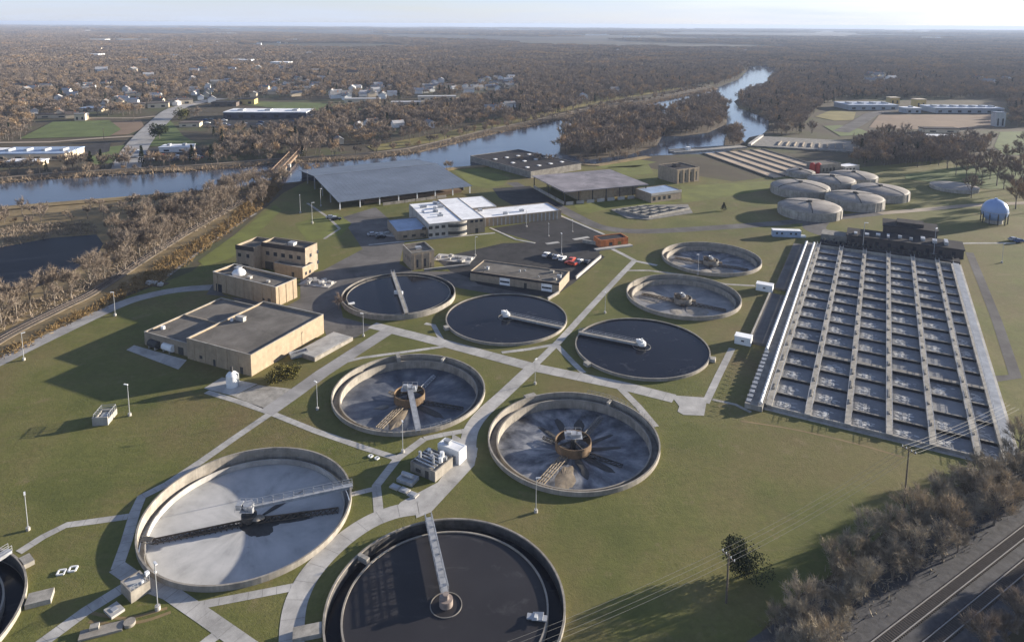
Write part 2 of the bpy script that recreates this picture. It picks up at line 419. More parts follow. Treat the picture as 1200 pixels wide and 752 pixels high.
def island(px, h=.35):
    p = poly_px(px); mb = MB(); n = len(p)
    c = sum((Vector(q) for q in p), Vector((0, 0))) / n
    mb.v = [(q[0], q[1], .05) for q in p] + [(c.x + (q[0] - c.x) * .93, c.y + (q[1] - c.y) * .93, h) for q in p]
    mb.f = [(i, (i + 1) % n, n + (i + 1) % n, n + i) for i in range(n)] + [tuple(range(n, 2 * n))]
    return struct(mb.build('island_ground', LEAFL))
ISL1 = [(655, 180), (662, 152), (690, 139), (735, 131), (774, 132), (782, 150), (770, 172), (738, 182), (690, 188)]
ISL2 = [(776, 160), (782, 137), (805, 124), (838, 114), (852, 126), (852, 146), (830, 156), (800, 160)]
ISL3 = [(848, 171), (850, 160), (862, 156), (874, 168), (868, 174)]
for i_ in (ISL1, ISL2, ISL3): island(i_)
bankline = [(a[0], a[1] - 2.2) for a in TOPB[:-3]]
bk = strip('river_bank', bankline, [11 + .012 * (G(*p).y) for p in bankline], .9, LEAFL, False, .85)
strip('riverside_path', [(p[0], p[1] - 2.6) for p in bankline], 4.0, 1.0, mat('packed_earth', (.25, .2, .145), .95, .3, .05))
strip('river_bank', [(760, 184), (700, 194), (650, 191), (590, 193), (530, 198), (500, 203)], 7, .5, DRYG, False, .45)
strip('river_bank', [(-260, 277), (-100, 260), (0, 245), (150, 233), (270, 223), (330, 216)], 9, .6, DRYG, False, .55)

# ------------------------------------------------------------------ roads, walks, pads
strip('service_road', [(-120, 480), (-20, 433), (60, 394), (140, 357), (180, 345), (215, 339), (260, 336)], 6.2, .03, ROADC, True)
struct(sheet('service_yard', poly_px([(250, 332), (262, 345), (300, 362), (330, 362), (352, 350), (352, 322), (378, 317), (425, 292), (400, 255), (440, 243), (462, 262), (474, 284), (468, 309), (484, 318), (545, 318), (552, 329), (640, 350), (622, 352), (540, 338), (482, 324), (404, 338), (398, 352), (402, 372), (440, 382), (405, 402), (384, 397), (380, 386), (306, 352), (242, 345)]), .034, ASPH_G))
struct(sheet('parking_lot', poly_px([(510, 303), (590, 285), (627, 284), (574, 268), (660, 254.5), (710, 277), (702, 297), (709, 301), (672, 332), (646, 350), (560, 333), (552, 326), (528, 318)]), .038, ASPH))
strip('access_road', [(600, 214), (640, 235), (690, 261), (720, 269), (760, 271), (820, 268), (900, 262.5), (960, 257), (1030, 250)], 8, .03, ASPH_G, True)
strip('access_road', [(1030, 250), (1080, 246), (1150, 240), (1260, 236)], 6, .032, SAND, True)
strip('access_road', [(960, 257), (955, 268), (985, 277), (1060, 285)], 12, .031, ASPH_G, True)
strip('footpath', [(312, 484), (345, 461), (378, 437), (415, 413), (456, 387)], 5.2, .055, ROADC)
strip('footpath', [(436, 381), (520, 402), (624, 430), (730, 452), (790, 467)], 5.0, .060, CONC_L)
struct(sheet('footpath_apron', poly_px([(786, 463), (829, 466), (825, 487), (801, 486), (794, 482), (796, 476)]), .065, CONC_L))
strip('footpath', [(624, 430), (590, 462), (566, 484), (553, 502), (549, 518), (549, 536)], 4.2, .057, CONC_L, True)
struct(sheet('footpath_apron', poly_px([(530, 508), (560, 525), (556, 545), (505, 600), (488, 607), (486, 596), (458, 600), (470, 588), (513, 565), (528, 545)]), .062, CONC_L))
strip('footpath', [(490, 595), (462, 600), (432, 612), (400, 634), (370, 664), (352, 693), (343, 726), (341, 790)], 4.4, .058, CONC_L, True)
strip('footpath', [(624, 430), (655, 400), (690, 362), (720, 330), (744, 305)], 2.6, .054, CONC_L)
strip('footpath', [(716, 291), (730, 298), (745, 306), (770, 311)], 2.2, .056, CONC_L)
strip('footpath', [(732, 317), (760, 317), (800, 322), (850, 333), (885, 335)], 1.8, .050, CONC)
strip('footpath', [(242, 459), (278, 470), (318, 484), (370, 505), (425, 524), (466, 537)], 2.0, .050, CONC_L)
strip('footpath', [(316, 485), (275, 513), (235, 541), (196, 567), (166, 582), (158, 600), (148, 635), (137, 666)], 2.3, .052, CONC_L)
strip('footpath', [(137, 664), (160, 680), (200, 695), (240, 722), (300, 764)], 3.2, .053, CONC_L)
strip('footpath', [(22, 647), (50, 629), (78, 615), (115, 610), (150, 605)], 2.0, .048, CONC_L)
strip('footpath', [(155, 682), (100, 716), (40, 760)], 2.6, .049, CONC_L)
strip('footpath', [(222, 711), (285, 699), (352, 686)], 2.0, .047, CONC_L)
strip('footpath', [(268, 734), (245, 750), (230, 762)], 2.2, .047, CONC_L)
strip('footpath', [(497, 514), (466, 537), (441, 569), (444, 602)], 2.2, .051, CONC_L)
strip('footpath', [(497, 514), (520, 509), (548, 504)], 2.0, .049, CONC_L)
strip('footpath', [(441, 572), (412, 579)], 1.6, .048, CONC_L)
strip('footpath', [(404, 424), (425, 419), (470, 413), (520, 406)], 1.6, .046, CONC_L)
strip('footpath', [(498, 379), (508, 381), (519, 401)], 1.8, .046, CONC_L)
strip('footpath', [(588, 413), (620, 409), (654, 403)], 1.7, .046, CONC_L)
strip('footpath', [(653, 405), (668, 421), (684, 437)], 2.0, .046, CONC_L)
strip('footpath', [(726, 454), (748, 476), (768, 500)], 2.2, .046, CONC_L)
strip('footpath', [(858, 408), (842, 440), (827, 472)], 2.2, .046, CONC_L)
strip('footpath', [(835, 468), (862, 474), (880, 483)], 1.2, .044, CONC)
strip('service_lane', [(1136, 296), (1150, 330), (1168, 375), (1190, 441), (1163, 444)], 3.4, .045, ASPH_G)
strip('footpath', [(1095, 286), (1140, 285), (1190, 285)], 1.8, .045, CONC_L)
strip('footpath', [(432, 287), (505, 280), (580, 273)], 1.8, .045, CONC_L)
strip('footpath', [(360, 238), (385, 255), (398, 268), (380, 280)], 1.6, .045, CONC)
strip('kerb', [(574, 267), (605, 281), (627, 285)], 1.2, .16, CONC_L, False, .12)
strip('kerb', [(640, 286), (655, 284)], 2.5, .16, CONC_L, False, .12)
strip('kerb', [(672, 281), (690, 278)], 2.5, .16, CONC_L, False, .12)
strip('kerb', [(657, 253), (708, 275)], 1.6, .16, CONC_L, False, .12)
for p in ([(148, 410), (157, 404.5), (219, 422), (209, 433)], [(239, 455), (260, 442), (302, 450), (273, 464)]):
    struct(sheet('concrete_pad', poly_px(p), .07, CONC_L))
struct(sheet('paved_yard', poly_px([(273, 464), (302, 451), (346, 456), (318, 483)]), .05, CONC))
strip('wheel_track', [(100, 716), (140, 724), (165, 721), (196, 712)], .7, .036, DRYG, True)
strip('wheel_track', [(104, 728), (140, 731), (170, 727), (200, 717)], .7, .036, DRYG, True)
strip('worn_line', [(868, 493), (930, 503), (1000, 519), (1060, 536)], .7, .036, DRYG, True)
struct(sheet('parking_lot', poly_px([(577, 221), (621, 218), (660, 242), (646, 248), (600, 240), (585, 232)]), .037, ASPH))
struct(sheet('green_field', poly_px([(528, 196), (552, 197), (580, 203), (598, 208), (590, 217), (570, 221), (552, 217)]), .036, mat('sunlit_lawn', (.135, .145, .03), .95, .3, .08)))  # lawn colour brightened to read as sunlit grass
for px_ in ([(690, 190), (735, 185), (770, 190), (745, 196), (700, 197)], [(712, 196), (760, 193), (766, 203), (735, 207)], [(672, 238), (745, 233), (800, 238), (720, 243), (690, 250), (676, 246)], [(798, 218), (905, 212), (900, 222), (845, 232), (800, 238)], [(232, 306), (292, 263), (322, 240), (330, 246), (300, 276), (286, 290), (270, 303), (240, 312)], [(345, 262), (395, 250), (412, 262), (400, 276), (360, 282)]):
    struct(sheet('green_field', poly_px(px_), .036, MATS['sunlit_lawn']))  # sunshine on these patches is put into their brighter colour
# ground patches beyond the plant
struct(sheet('green_field', poly_px([(22, 163), (62, 143), (128, 141), (142, 152), (128, 160)]), .3, GREENF))
struct(sheet('bare_field', poly_px([(75, 161), (90, 148), (165, 141), (170, 150), (150, 158)]), .25, EARTH))
struct(sheet('green_field', poly_px([(105, 186), (125, 173), (150, 170), (140, 190), (110, 194)]), .3, GREENF))
struct(sheet('green_field', poly_px([(168, 150), (188, 138), (200, 142), (215, 160), (235, 170), (160, 172)]), .3, GREENF))
struct(sheet('green_field', poly_px([(290, 119), (420, 122), (425, 129), (365, 132), (285, 123)]), .3, GREENF))
struct(sheet('car_park', poly_px([(90, 172), (130, 167), (128, 178), (95, 186)]), .35, ASPH))
struct(sheet('car_park', poly_px([(160, 181), (170, 174), (230, 172), (240, 184), (200, 190), (162, 189)]), .35, ASPH))
struct(sheet('car_park', poly_px([(230, 140), (300, 137), (365, 138), (340, 150), (240, 150)]), .35, ASPH))
strip('country_road', [(146, 205), (152, 187), (166, 165), (188, 142), (206, 128), (240, 119), (262, 116)], 20, .5, ROADC, True)
strip('country_road', [(-20, 168), (60, 167), (110, 163), (160, 160)], 8, .45, SAND)
strip('country_road', [(100, 139), (160, 139), (190, 136)], 8, .45, SAND)
strip('country_road', [(460, 122), (530, 116), (580, 110), (660, 98)], 14, .45, SAND)
struct(sheet('green_field', poly_px([(955, 137), (975, 129), (1003, 132), (1000, 141), (978, 142)]), .3, YELLOWG))
struct(sheet('bare_field', poly_px([(1018, 150), (1030, 135), (1162, 134), (1165, 150), (1100, 153)]), .25, EARTH))
strip('country_road', [(985, 155), (1003, 146), (1022, 134), (1050, 128)], 16, .35, ASPH_G)
struct(sheet('green_field', poly_px([(965, 148), (985, 147), (1010, 152), (1022, 158), (985, 160)]), .3, GREENF))
struct(sheet('green_field', poly_px([(1060, 205), (1160, 190), (1300, 186), (1300, 215), (1160, 222), (1062, 210)]), .15, GREENF))
struct(sheet('green_field', poly_px([(1172, 155), (1300, 150), (1300, 180), (1178, 182), (1165, 172)]), .15, GREENF))
struct(sheet('green_field', poly_px([(440, 178), (520, 165), (640, 136), (700, 121), (800, 104), (780, 101), (690, 113), (620, 130), (520, 156), (430, 172)]), .3, YELLOWG))


# ------------------------------------------------------------------ clarifier tanks
def ang_px(a, b, z=0): d = G(*b, z) - G(*a, z); return math.atan2(d.y, d.x)
def truss_arm(ang, r0, r1, z0, z1, w=1.6, h=1.5, n=9, t=.16, taper=.5):
    """three-chord lattice boom from the centre outwards"""
    mb = MB(); ca, sa = math.cos(ang), math.sin(ang)
    def P(r, y, z): return (ca * r - sa * y, sa * r + ca * y, z)
    pr = None
    for i in range(n + 1):
        k = i / n; r = r0 + (r1 - r0) * k; z = z0 + (z1 - z0) * k; hh = h * (1 - (1 - taper) * k)
        a, b, c = P(r, -w / 2, z), P(r, w / 2, z), P(r, 0, z + hh)
        mb.bar(a, b, t * .7); mb.bar(a, c, t * .7); mb.bar(b, c, t * .7)
        if pr:
            for u, v in zip(pr, (a, b, c)): mb.bar(u, v, t)
            mb.bar(pr[0], c, t * .7); mb.bar(pr[1], c, t * .7); mb.bar(pr[0], b, t * .6)
        pr = (a, b, c)
    return mb
def bridge_parts(root, ang, r0, r1, z, w=1.5, m_deck=CONC, rail=True, girder=1.0):
    ca, sa = math.cos(ang), math.sin(ang)
    def P(r, y, zz): return (ca * r - sa * y, sa * r + ca * y, zz)
    br = MB().bar(P(r0, 0, z), P(r1, 0, z), w, .14).build('bridge_deck', m_deck, root)
    g = MB()
    for s in (-1, 1): g.bar(P(r0, s * (w / 2 - .1), z - .1 - girder / 2), P(r1, s * (w / 2 - .1), z - .1 - girder / 2), .14, girder)
    g.build('girder', METAL, br)
    if rail:
        for s in (-1, 1):
            h = MB(); n = max(2, int(abs(r1 - r0) / 2.2))
            for i in range(n + 1):
                r = r0 + (r1 - r0) * i / n; h.bar(P(r, s * (w / 2 - .03), z), P(r, s * (w / 2 - .03), z + 1.15), .07)
            for hh in (.6, 1.15): h.bar(P(r0, s * (w / 2 - .03), z + hh), P(r1, s * (w / 2 - .03), z + hh), .07)
            h.build('handrail', METAL, br)
    return br
def rim_rail(root, r, z, a0=0, a1=2 * PI, n=60):
    h = MB()
    for i in range(n + 1):
        a = a0 + (a1 - a0) * i / n; b = a0 + (a1 - a0) * (i + 1) / n
        p = (r * math.cos(a), r * math.sin(a)); q = (r * math.cos(b), r * math.sin(b))
        h.bar((*p, z), (*p, z + 1.1), .06)
        if i < n:
            for k in (.55, 1.1): h.bar((*p, z + k), (*q, z + k), .05)
    h.build('handrail', METAL, root)
def drive_unit(root, z, s=1.0, m=WHITE, drum=1.3):
    mb = MB(); mb.cyl(drum * s, z, z + .9 * s, 18); mb.cyl(.7 * s, z + .9 * s, z + 1.5 * s, 12)
    mb.box(-1.7 * s, -.5 * s, -.7 * s, .7 * s, z + .9 * s, z + 1.7 * s); mb.cyl(.25 * s, z + 1.5 * s, z + 2.1 * s, 8)
    mb.tube((-1.1 * s, 0, z + 1.9 * s), (-.2 * s, .9 * s, z + 1.3 * s), .16 * s)
    mb.build('drive_unit', m, root)
INBAND = mat('dark_band_concrete', (.075, .072, .07), .8, .5, .5)
def tank_thing(k, name, label):
    return thing(name, label, 'settling tank', (TC[k].x, TC[k].y, 0), 0, 'round settling tanks')
def inlet_box(root, ang, r=None, w=2.2, d=1.6, h=1.1):
    r = r or R0 + d / 2 + .1
    mb = MB(); c, s = math.cos(ang), math.sin(ang)
    mb.bar((c * (r - d / 2), s * (r - d / 2), h / 2), (c * (r + d / 2), s * (r + d / 2), h / 2), w, h)
    mb.build('inlet_box', CONC, root)

def full_tank(k, label, bang, r_in, r_out, top=1.0, launder=0.0, wl=.55, wm='tank_water', deck=CONC, ring=True, bz=1.5):
    t = tank_thing(k, 'round_clarifier', label)
    MB().lathe([(R0, -.3), (R0, top), (R0 - .4, top), (R0 - .4, -4.5), (R0 + .2, -4.5)], 96).build('wall', WALLC, t)
    MB().disc(R0, -4.4, 48).build('tank_floor', CONC_D, t)
    rw = R0 - .5
    if launder:
        MB().ring(R0 - .5 - launder - .35, R0 - .5 - launder, -4.3, wl + .25, 96).build('weir_wall', WALLC, t)
        MB().ring(R0 - .5 - launder, R0 - .5, -4.2, wl - 1.5, 96).build('launder', MATS['tank_water'], t)
        rw -= launder + .35
    MB().disc(rw, wl, 96).build('water', MATS[wm], t)
    bridge_parts(t, bang, r_in, r_out, max(bz, top + .35), 1.4, deck, girder=.6)
    MB().ring(R0 - .42, R0 - .401, -1.5, top - .28, 96).build('dark_band', INBAND, t)  # darker ring round the inner wall, stopping short of the rim
    if ring:
        MB().ring(2.9, 3.05, wl - 1, wl + .15, 40).build('feed_well', CONC_D, t)
    return t

t4 = full_tank(4, 'full tank of dark water whose half bridge runs in from its left rim', ang_px((756, 402), (680, 387)), 1, R0)
drive_unit(t4, 1.2, 1.1)
t5 = full_tank(5, 'full tank of dark water below the long garage, half bridge reaching its right rim', ang_px((588, 366), (660, 381)), 1, R0)
drive_unit(t5, 1.2, 1.1)
for t_, a_ in ((t4, ang_px((755, 406), (838, 421))), (t4, ang_px((755, 406), (686, 428))), (t5, ang_px((593, 371), (518, 384)))): inlet_box(t_, a_)
t6 = full_tank(6, 'full tank with a pale bridge spanning it rim to rim, beside the small brick tower', ang_px((462, 316), (483, 376), 1), -R0, R0, 2.0, 1.4, 1.3, ring=False, bz=2.6)
mb = MB()
for x_, y_ in ((-1.2, .3), (.9, -.4), (-.1, .1)): mb.box(x_ - .7, x_ + .7, y_ - .6, y_ + .6, 1.2, 2.5)
mb.build('drive_unit', WHITE, t6)
a6 = ang_px((468, 346), (426, 355)); MB().bar((R0 * .82 * math.cos(a6), R0 * .82 * math.sin(a6), 1.6), (R0 * .93 * math.cos(a6), R0 * .93 * math.sin(a6), 1.6), .9, .5).build('scum_skimmer', WHITE, t6)
t9 = full_tank(9, 'brown black water tank at the bottom edge, wide dark gutter inside its rim', ang_px((519, 697), (500, 610)), 1.2, R0 + .2, 1.0, 2.7, .1, 'brown_water', METAL, bz=1.5)
mb = MB(); mb.cyl(1.3, .2, 1.5, 20); mb.cyl(.6, 1.5, 2.5, 12); mb.box(-1.2, .2, -.5, .5, 1.5, 2.2); mb.build('drive_unit', mat('dusty_steel', (.27, .22, .19), .8, .3, .8), t9)
bridge9 = [c for c in t9.children if c.name.startswith('bridge_deck')][0]
a9 = ang_px((519, 697), (500, 610)); ca, sa = math.cos(a9), math.sin(a9)
mb = MB()
for i in range(11):
    r = 1.2 + i * 2.05
    for s in (-.7, .7): mb.bar((ca * r - sa * s, sa * r + ca * s, 1.5), (ca * r - sa * s, sa * r + ca * s, 3.0), .12)
for s in (-.7, .7):
    mb.bar((ca * 1.2 - sa * s, sa * 1.2 + ca * s, 3.0), (ca * 22.2 - sa * s, sa * 22.2 + ca * s, 3.0), .14)
    for i in range(10):
        r = 1.2 + i * 2.05; mb.bar((ca * r - sa * s, sa * r + ca * s, 1.5 if i % 2 else 3.0), (ca * (r + 2.05) - sa * s, sa * (r + 2.05) + ca * s, 3.0 if i % 2 else 1.5), .1)
mb.build('side_truss', METAL, bridge9)
p = G(623, 724) - TC[9]; a_ = math.atan2(p.y, p.x)
mb = MB(); c_, s_ = math.cos(a_), math.sin(a_)
mb.bar((c_ * 15.5, s_ * 15.5, .35), (c_ * 19.2, s_ * 19.2, .35), 1.3, .25); mb.bar((c_ * 16.5, s_ * 16.5, .45), (c_ * 18.5, s_ * 18.5, .75), 1.9, .15); mb.bar((c_ * 17.2 - s_, s_ * 17.2 + c_, .2), (c_ * 17.2 + s_, s_ * 17.2 - c_, .9), .6, .5)
mb.build('scum_skimmer', METAL, t9)
inlet_box(t9, ang_px((519, 697), (372, 727)), R0 + 2.6, 2.6, 5, .9)
inlet_box(t9, ang_px((519, 697), (426, 648)), R0 - 1.6, .9, 2.6, 1.2)
t10 = full_tank(10, 'dark tank cut off by the left edge of the photo', ang_px((-60, 690), (5, 650)), 1, R0, 1.0, 3.2, -.2, 'tank_water', METAL)
inlet_box(t10, ang_px((-75, 695), (42, 668)), R0 + 2.6, 3.0, 4.2, 1.0)
inlet_box(t10, ang_px((-75, 695), (18, 649)), R0 + .8, 3, 2, 1.0)

def drained_tank(k, label, floor, depth=4.0, lau=2.0, slope=.7, top=1.0, name='drained_clarifier'):
    t = tank_thing(k, name, label)
    MB().lathe([(R0, -.3), (R0, top), (R0 - .4, top), (R0 - .4, -depth - .3), (R0 + .2, -depth - .3)], 96).build('wall', WALLC, t)
    ri = R0 - .5
    if lau:
        MB().ring(ri - lau - .4, ri - lau, -depth, .1, 96).build('weir_wall', WALLC, t)
        MB().ring(ri - lau, ri - .01, -depth + .1, -.9, 96).build('launder', CONC_D, t)
        ri -= lau + .4
    mb = MB(); n = 96
    mb.lathe([(R0 - .6, -depth), (ri * .6, -depth - slope * .4), (ri * .25, -depth - slope * .8), (.2, -depth - slope)], n)
    mb.build('tank_floor', MATS[floor], t, smooth=True)
    return t
def rust_centre(root, z0, z1, r=5.0):
    w = MB().ring(r - .22, r, z0, z1, 44).build('feed_well', RUST, root)
    mb = MB()
    for i in range(4):
        a = i * PI / 2 + .5; mb.bar((0, 0, z1 - .3), (r * math.cos(a), r * math.sin(a), z1 - .3), .3, .4)
        mb.bar((r * .6 * math.cos(a + .7), r * .6 * math.sin(a + .7), z1 - .9), (r * math.cos(a), r * math.sin(a), z1 - .3), .2)
    mb.build('spider_frame', STEEL_D, w)
    mb = MB(); mb.cyl(.7, z0 - 1.6, z1 + 1.2, 14); mb.cyl(1.5, z0 - 1.4, z0 - .6, 16); mb.build('centre_column', STEEL_D, root)
    mb = MB(); mb.bar((-2.3, 0, z1 + 1.25), (2.3, 0, z1 + 1.25), 3.6, .15); mb.cyl(1.1, z1 + 1.3, z1 + 2.1, 16); mb.box(-1.8, -.6, -.6, .6, z1 + 1.3, z1 + 2.4); mb.box(.8, 1.9, -.9, .3, z1 + 1.3, z1 + 2.1)
    for s in (-1, 1):
        for x in (-2.2, -.7, .7, 2.2): mb.bar((x, s * 1.75, z1 + 1.3), (x, s * 1.75, z1 + 2.4), .07)
        mb.bar((-2.2, s * 1.75, z1 + 2.4), (2.2, s * 1.75, z1 + 2.4), .07)
    mb.build('drive_platform', METAL, root)
def pipe_bundle(root, ang, r0, r1, z0, z1, m=MUD, n=4, w=2.0):
    mb = MB(); ca, sa = math.cos(ang), math.sin(ang)
    for i in range(n):
        y = -w / 2 + w * i / (n - 1)
        mb.tube((ca * r0 - sa * y, sa * r0 + ca * y, z0), (ca * r1 - sa * y, sa * r1 + ca * y, z1), .14)
    for i in range(7):
        r = r0 + (r1 - r0) * (i + .5) / 7; z = z0 + (z1 - z0) * (i + .5) / 7
        mb.bar((ca * r + sa * w / 2, sa * r - ca * w / 2, z), (ca * r - sa * w / 2, sa * r + ca * w / 2, z), .2)
        for y in (-w / 2, w / 2): mb.bar((ca * r - sa * y, sa * r + ca * y, z), (ca * r - sa * y, sa * r + ca * y, z - 1.0), .14)
    mb.build('suction_pipes', m, root)
def mud_patch(root, ang, r, z, sx, sy, seed=1, name='sludge_deposit', m=MUD, h=.5):
    q = random.Random(seed); mb = MB(); n = 40; ca, sa = math.cos(ang), math.sin(ang)
    ring1 = []; ring2 = []
    ph = [q.uniform(0, 6.3) for _ in range(6)]
    for i in range(n):
        a = 2 * PI * i / n; k = 1 + sum(.16 / (j + 1) ** .7 * math.sin((j + 1) * a + ph[j]) for j in range(6))
        x, y = r + sx * k * math.cos(a), sy * k * math.sin(a); x2, y2 = r + sx * .6 * k * math.cos(a), sy * .6 * k * math.sin(a)
        ring1.append((ca * x - sa * y, sa * x + ca * y, z)); ring2.append((ca * x2 - sa * y2, sa * x2 + ca * y2, z + h * q.uniform(.5, 1)))
    mb.v = ring1 + ring2 + [(ca * r, sa * r, z + h)]
    mb.f = [(i, (i + 1) % n, n + (i + 1) % n, n + i) for i in range(n)] + [(n + i, n + (i + 1) % n, 2 * n) for i in range(n)]
    mb.build(name, m, root, smooth=True)

# T1 white-floored
t1 = drained_tank(1, 'empty tank with a white floor and a dark rake arm lying across it', 'white_floor', 2.35, 0, .5, 1.3)
MB().ring(R0 - 1.9, R0 - 1.65, -2.3, -.9, 96).build('weir_wall', CONC_L, t1)
aL = ang_px((290, 603), (182, 626), -2.3); aR = ang_px((290, 603), (398, 590), -2.3)
for a_ in (aL, aR):
    r_ = truss_arm(a_, 1.6, 19.5, -2.45, -2.15, 1.5, .8, 12, .17, .8).build('rake_arm', WOODP, t1)
    mb = MB(); c_, s_ = math.cos(a_), math.sin(a_)
    for i in range(15):
        r = 2.5 + i * 1.15; mb.bar((c_ * r - s_ * 1.0 - .5 * s_, s_ * r + c_ * 1.0, -2.6), (c_ * (r + .9) + s_ * 1.0, s_ * (r + .9) - c_ * 1.0, -2.6), .1, .5)
    mb.build('scraper_blade', STEEL_D, r_)
mud_patch(t1, aR - .35, 3.5, -2.84, 5.2, 3.6, 5, 'sludge_deposit', STEEL_D, .25)
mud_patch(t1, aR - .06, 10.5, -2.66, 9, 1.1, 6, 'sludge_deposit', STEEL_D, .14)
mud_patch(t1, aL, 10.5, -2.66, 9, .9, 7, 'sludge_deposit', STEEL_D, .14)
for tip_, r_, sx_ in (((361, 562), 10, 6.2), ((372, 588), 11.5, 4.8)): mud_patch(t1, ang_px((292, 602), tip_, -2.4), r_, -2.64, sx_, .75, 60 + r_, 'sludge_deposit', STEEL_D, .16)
a_ = ang_px((292, 602), (410, 577), 1); bridge_parts(t1, a_, .8, R0 + .3, 1.4, 1.3, METAL, girder=.5)
mb = MB(); mb.cyl(.8, -3, .8, 16); mb.cyl(1.7, -1.6, -.5, 20); mb.build('centre_column', STEEL_D, t1)
mb = MB(); mb.cyl(1.2, 1.2, 2.1, 16); mb.box(-2.6, -1.3, -.9, .9, 1.0, 2.2); mb.box(-1.5, 1.5, -1.6, 1.6, .85, 1.05); mb.box(.4, 1.4, -1.4, -.4, 1.05, 1.8)
for x in (-2.5, -1.2, 0, 1.4):
    for y in (-1.55, 1.55): mb.bar((x, y, 1), (x, y, 2.2), .07)
for y in (-1.55, 1.55): mb.bar((-2.5, y, 2.2), (1.4, y, 2.2), .07)
mb.build('drive_unit', METAL, t1)
mud_patch(t1, ang_px((292, 600), (310, 602), 0), 1.6, -1.3, 1.6, 1.2, 8, 'lit_patch', WALLC, .5)  # tan blob added to show the lit patch on the centre machinery
mb = MB(); c_, s_ = math.cos(aL), math.sin(aL); 
for y in (-1, 0, 1): mb.bar((c_ * 19.3 - s_ * y, s_ * 19.3 + c_ * y, -2.1), (c_ * 21.6 - s_ * (y + 1.5), s_ * 21.6 + c_ * (y + 1.5), .2), .14)
mb.bar((c_ * 21.4 - s_ * 1.6, s_ * 21.4 + c_ * 1.6, .2), (c_ * 19.2 - s_ * 2.5, s_ * 19.2 + c_ * 2.5, .1), 1.2, .12)
mb.build('scum_skimmer', STEEL_D, t1)

# T2 and T3, drained with rusty centres
t2 = drained_tank(2, 'drained tank with rusty centre ring and narrow blue grey bridge from its near rim', 'slate_floor_dark', 2.5, 1.7, .6, 1.2)
rust_centre(t2, -2.3, .1, 4.6)
bridge_parts(t2, ang_px((484, 455), (496, 510), 1), 0, R0 + .4, 1.6, 1.4, METAL, girder=.5)
aP = ang_px((470, 468), (440, 496), -2.5)
pipe_bundle(t2, aP, 5, 16.5, -1.8, -1.9); mud_patch(t2, aP + .22, 9.5, -2.72, 6.0, 1.8, 11, h=.3)
truss_arm(aP + PI, 4.6, 15, -2.5, -2.1, 1.4, 1.0, 8, .14).build('rake_arm', METAL, t2)
truss_arm(aP + PI / 2 + .1, 4.6, 17, -2.6, -2.2, 1.3, 1.0, 8, .16).build('rake_arm', STEEL_D, t2)
truss_arm(aP - PI / 2 - .2, 4.6, 8, -2.5, -2.2, 1.3, .8, 3, .14).build('rake_arm', MUD, t2)
mud_patch(t2, aP + PI + .6, 7.5, -2.72, 3, 2.0, 14, 'sludge_deposit', STEEL_D, .1); mud_patch(t2, aP + 1.25, 9, -2.74, 7, 1.2, 15, 'sludge_deposit', STEEL_D, .1); mud_patch(t2, aP - .75, 8, -2.72, 2, 1, 16, 'sludge_deposit', CONC_D, .3)
inlet_box(t2, ang_px((478, 460), (462, 413)), R0 - 1.2, 1.2, 3.0, 1.6); inlet_box(t2, ang_px((478, 460), (522, 420)), R0 - 1.2, .8, 2.6, 1.2)
t3 = drained_tank(3, 'drained tank with rusty centre ring and dark spoke stains on its grey floor', 'slate_floor', 2.5, 1.7, .6, 1.2)
rust_centre(t3, -2.3, .1, 4.8)
aP = ang_px((655, 528), (625, 560), -2.5)
pipe_bundle(t3, aP, 5, 17.5, -1.8, -1.9); mud_patch(t3, aP + .30, 12.5, -2.72, 6.5, 2.3, 21, h=.22)
truss_arm(aP + PI, 4.8, 17, -2.5, -2.1, 1.7, 1.1, 9, .16).build('rake_arm', CONC_D, t3)
truss_arm(aP + PI / 2, 4.8, 14, -2.6, -2.3, 1.3, .9, 6, .16).build('rake_arm', STEEL_D, t3)
truss_arm(aP - PI / 2, 4.8, 9, -2.6, -2.3, 1.3, .9, 4, .16).build('rake_arm', STEEL_D, t3)
for i, (da, r, sx, sy) in enumerate(((1.35, 8.5, 6.5, 1.2), (.75, 8, 4.5, 1.1), (2.2, 8, 5, .7), (PI + .35, 12, 6, 1.3), (PI - .45, 10, 5, .6), (PI + .8, 13, 6, 1.1), (-1.9, 10, 5, .8), (-2.35, 11, 4, .7), (PI - .9, 9, 5, .4))):
    mud_patch(t3, aP + da, r, -2.74, sx, sy, 30 + i, 'sludge_deposit', STEEL_D, .08)
inlet_box(t3, ang_px((672, 516), (712, 477)), R0 - 1.2, .8, 2.6, 1.2); inlet_box(t3, ang_px((672, 516), (618, 463)), R0 + 1.0, 3.5, 2.2, .9)
rim_rail(t3, R0 - .25, 1.2, .15, 1.3, 22); rim_rail(t2, R0 - .25, 1.2, ang_px((478, 460), (500, 507)) - .25, ang_px((478, 460), (500, 507)) + .3, 8)
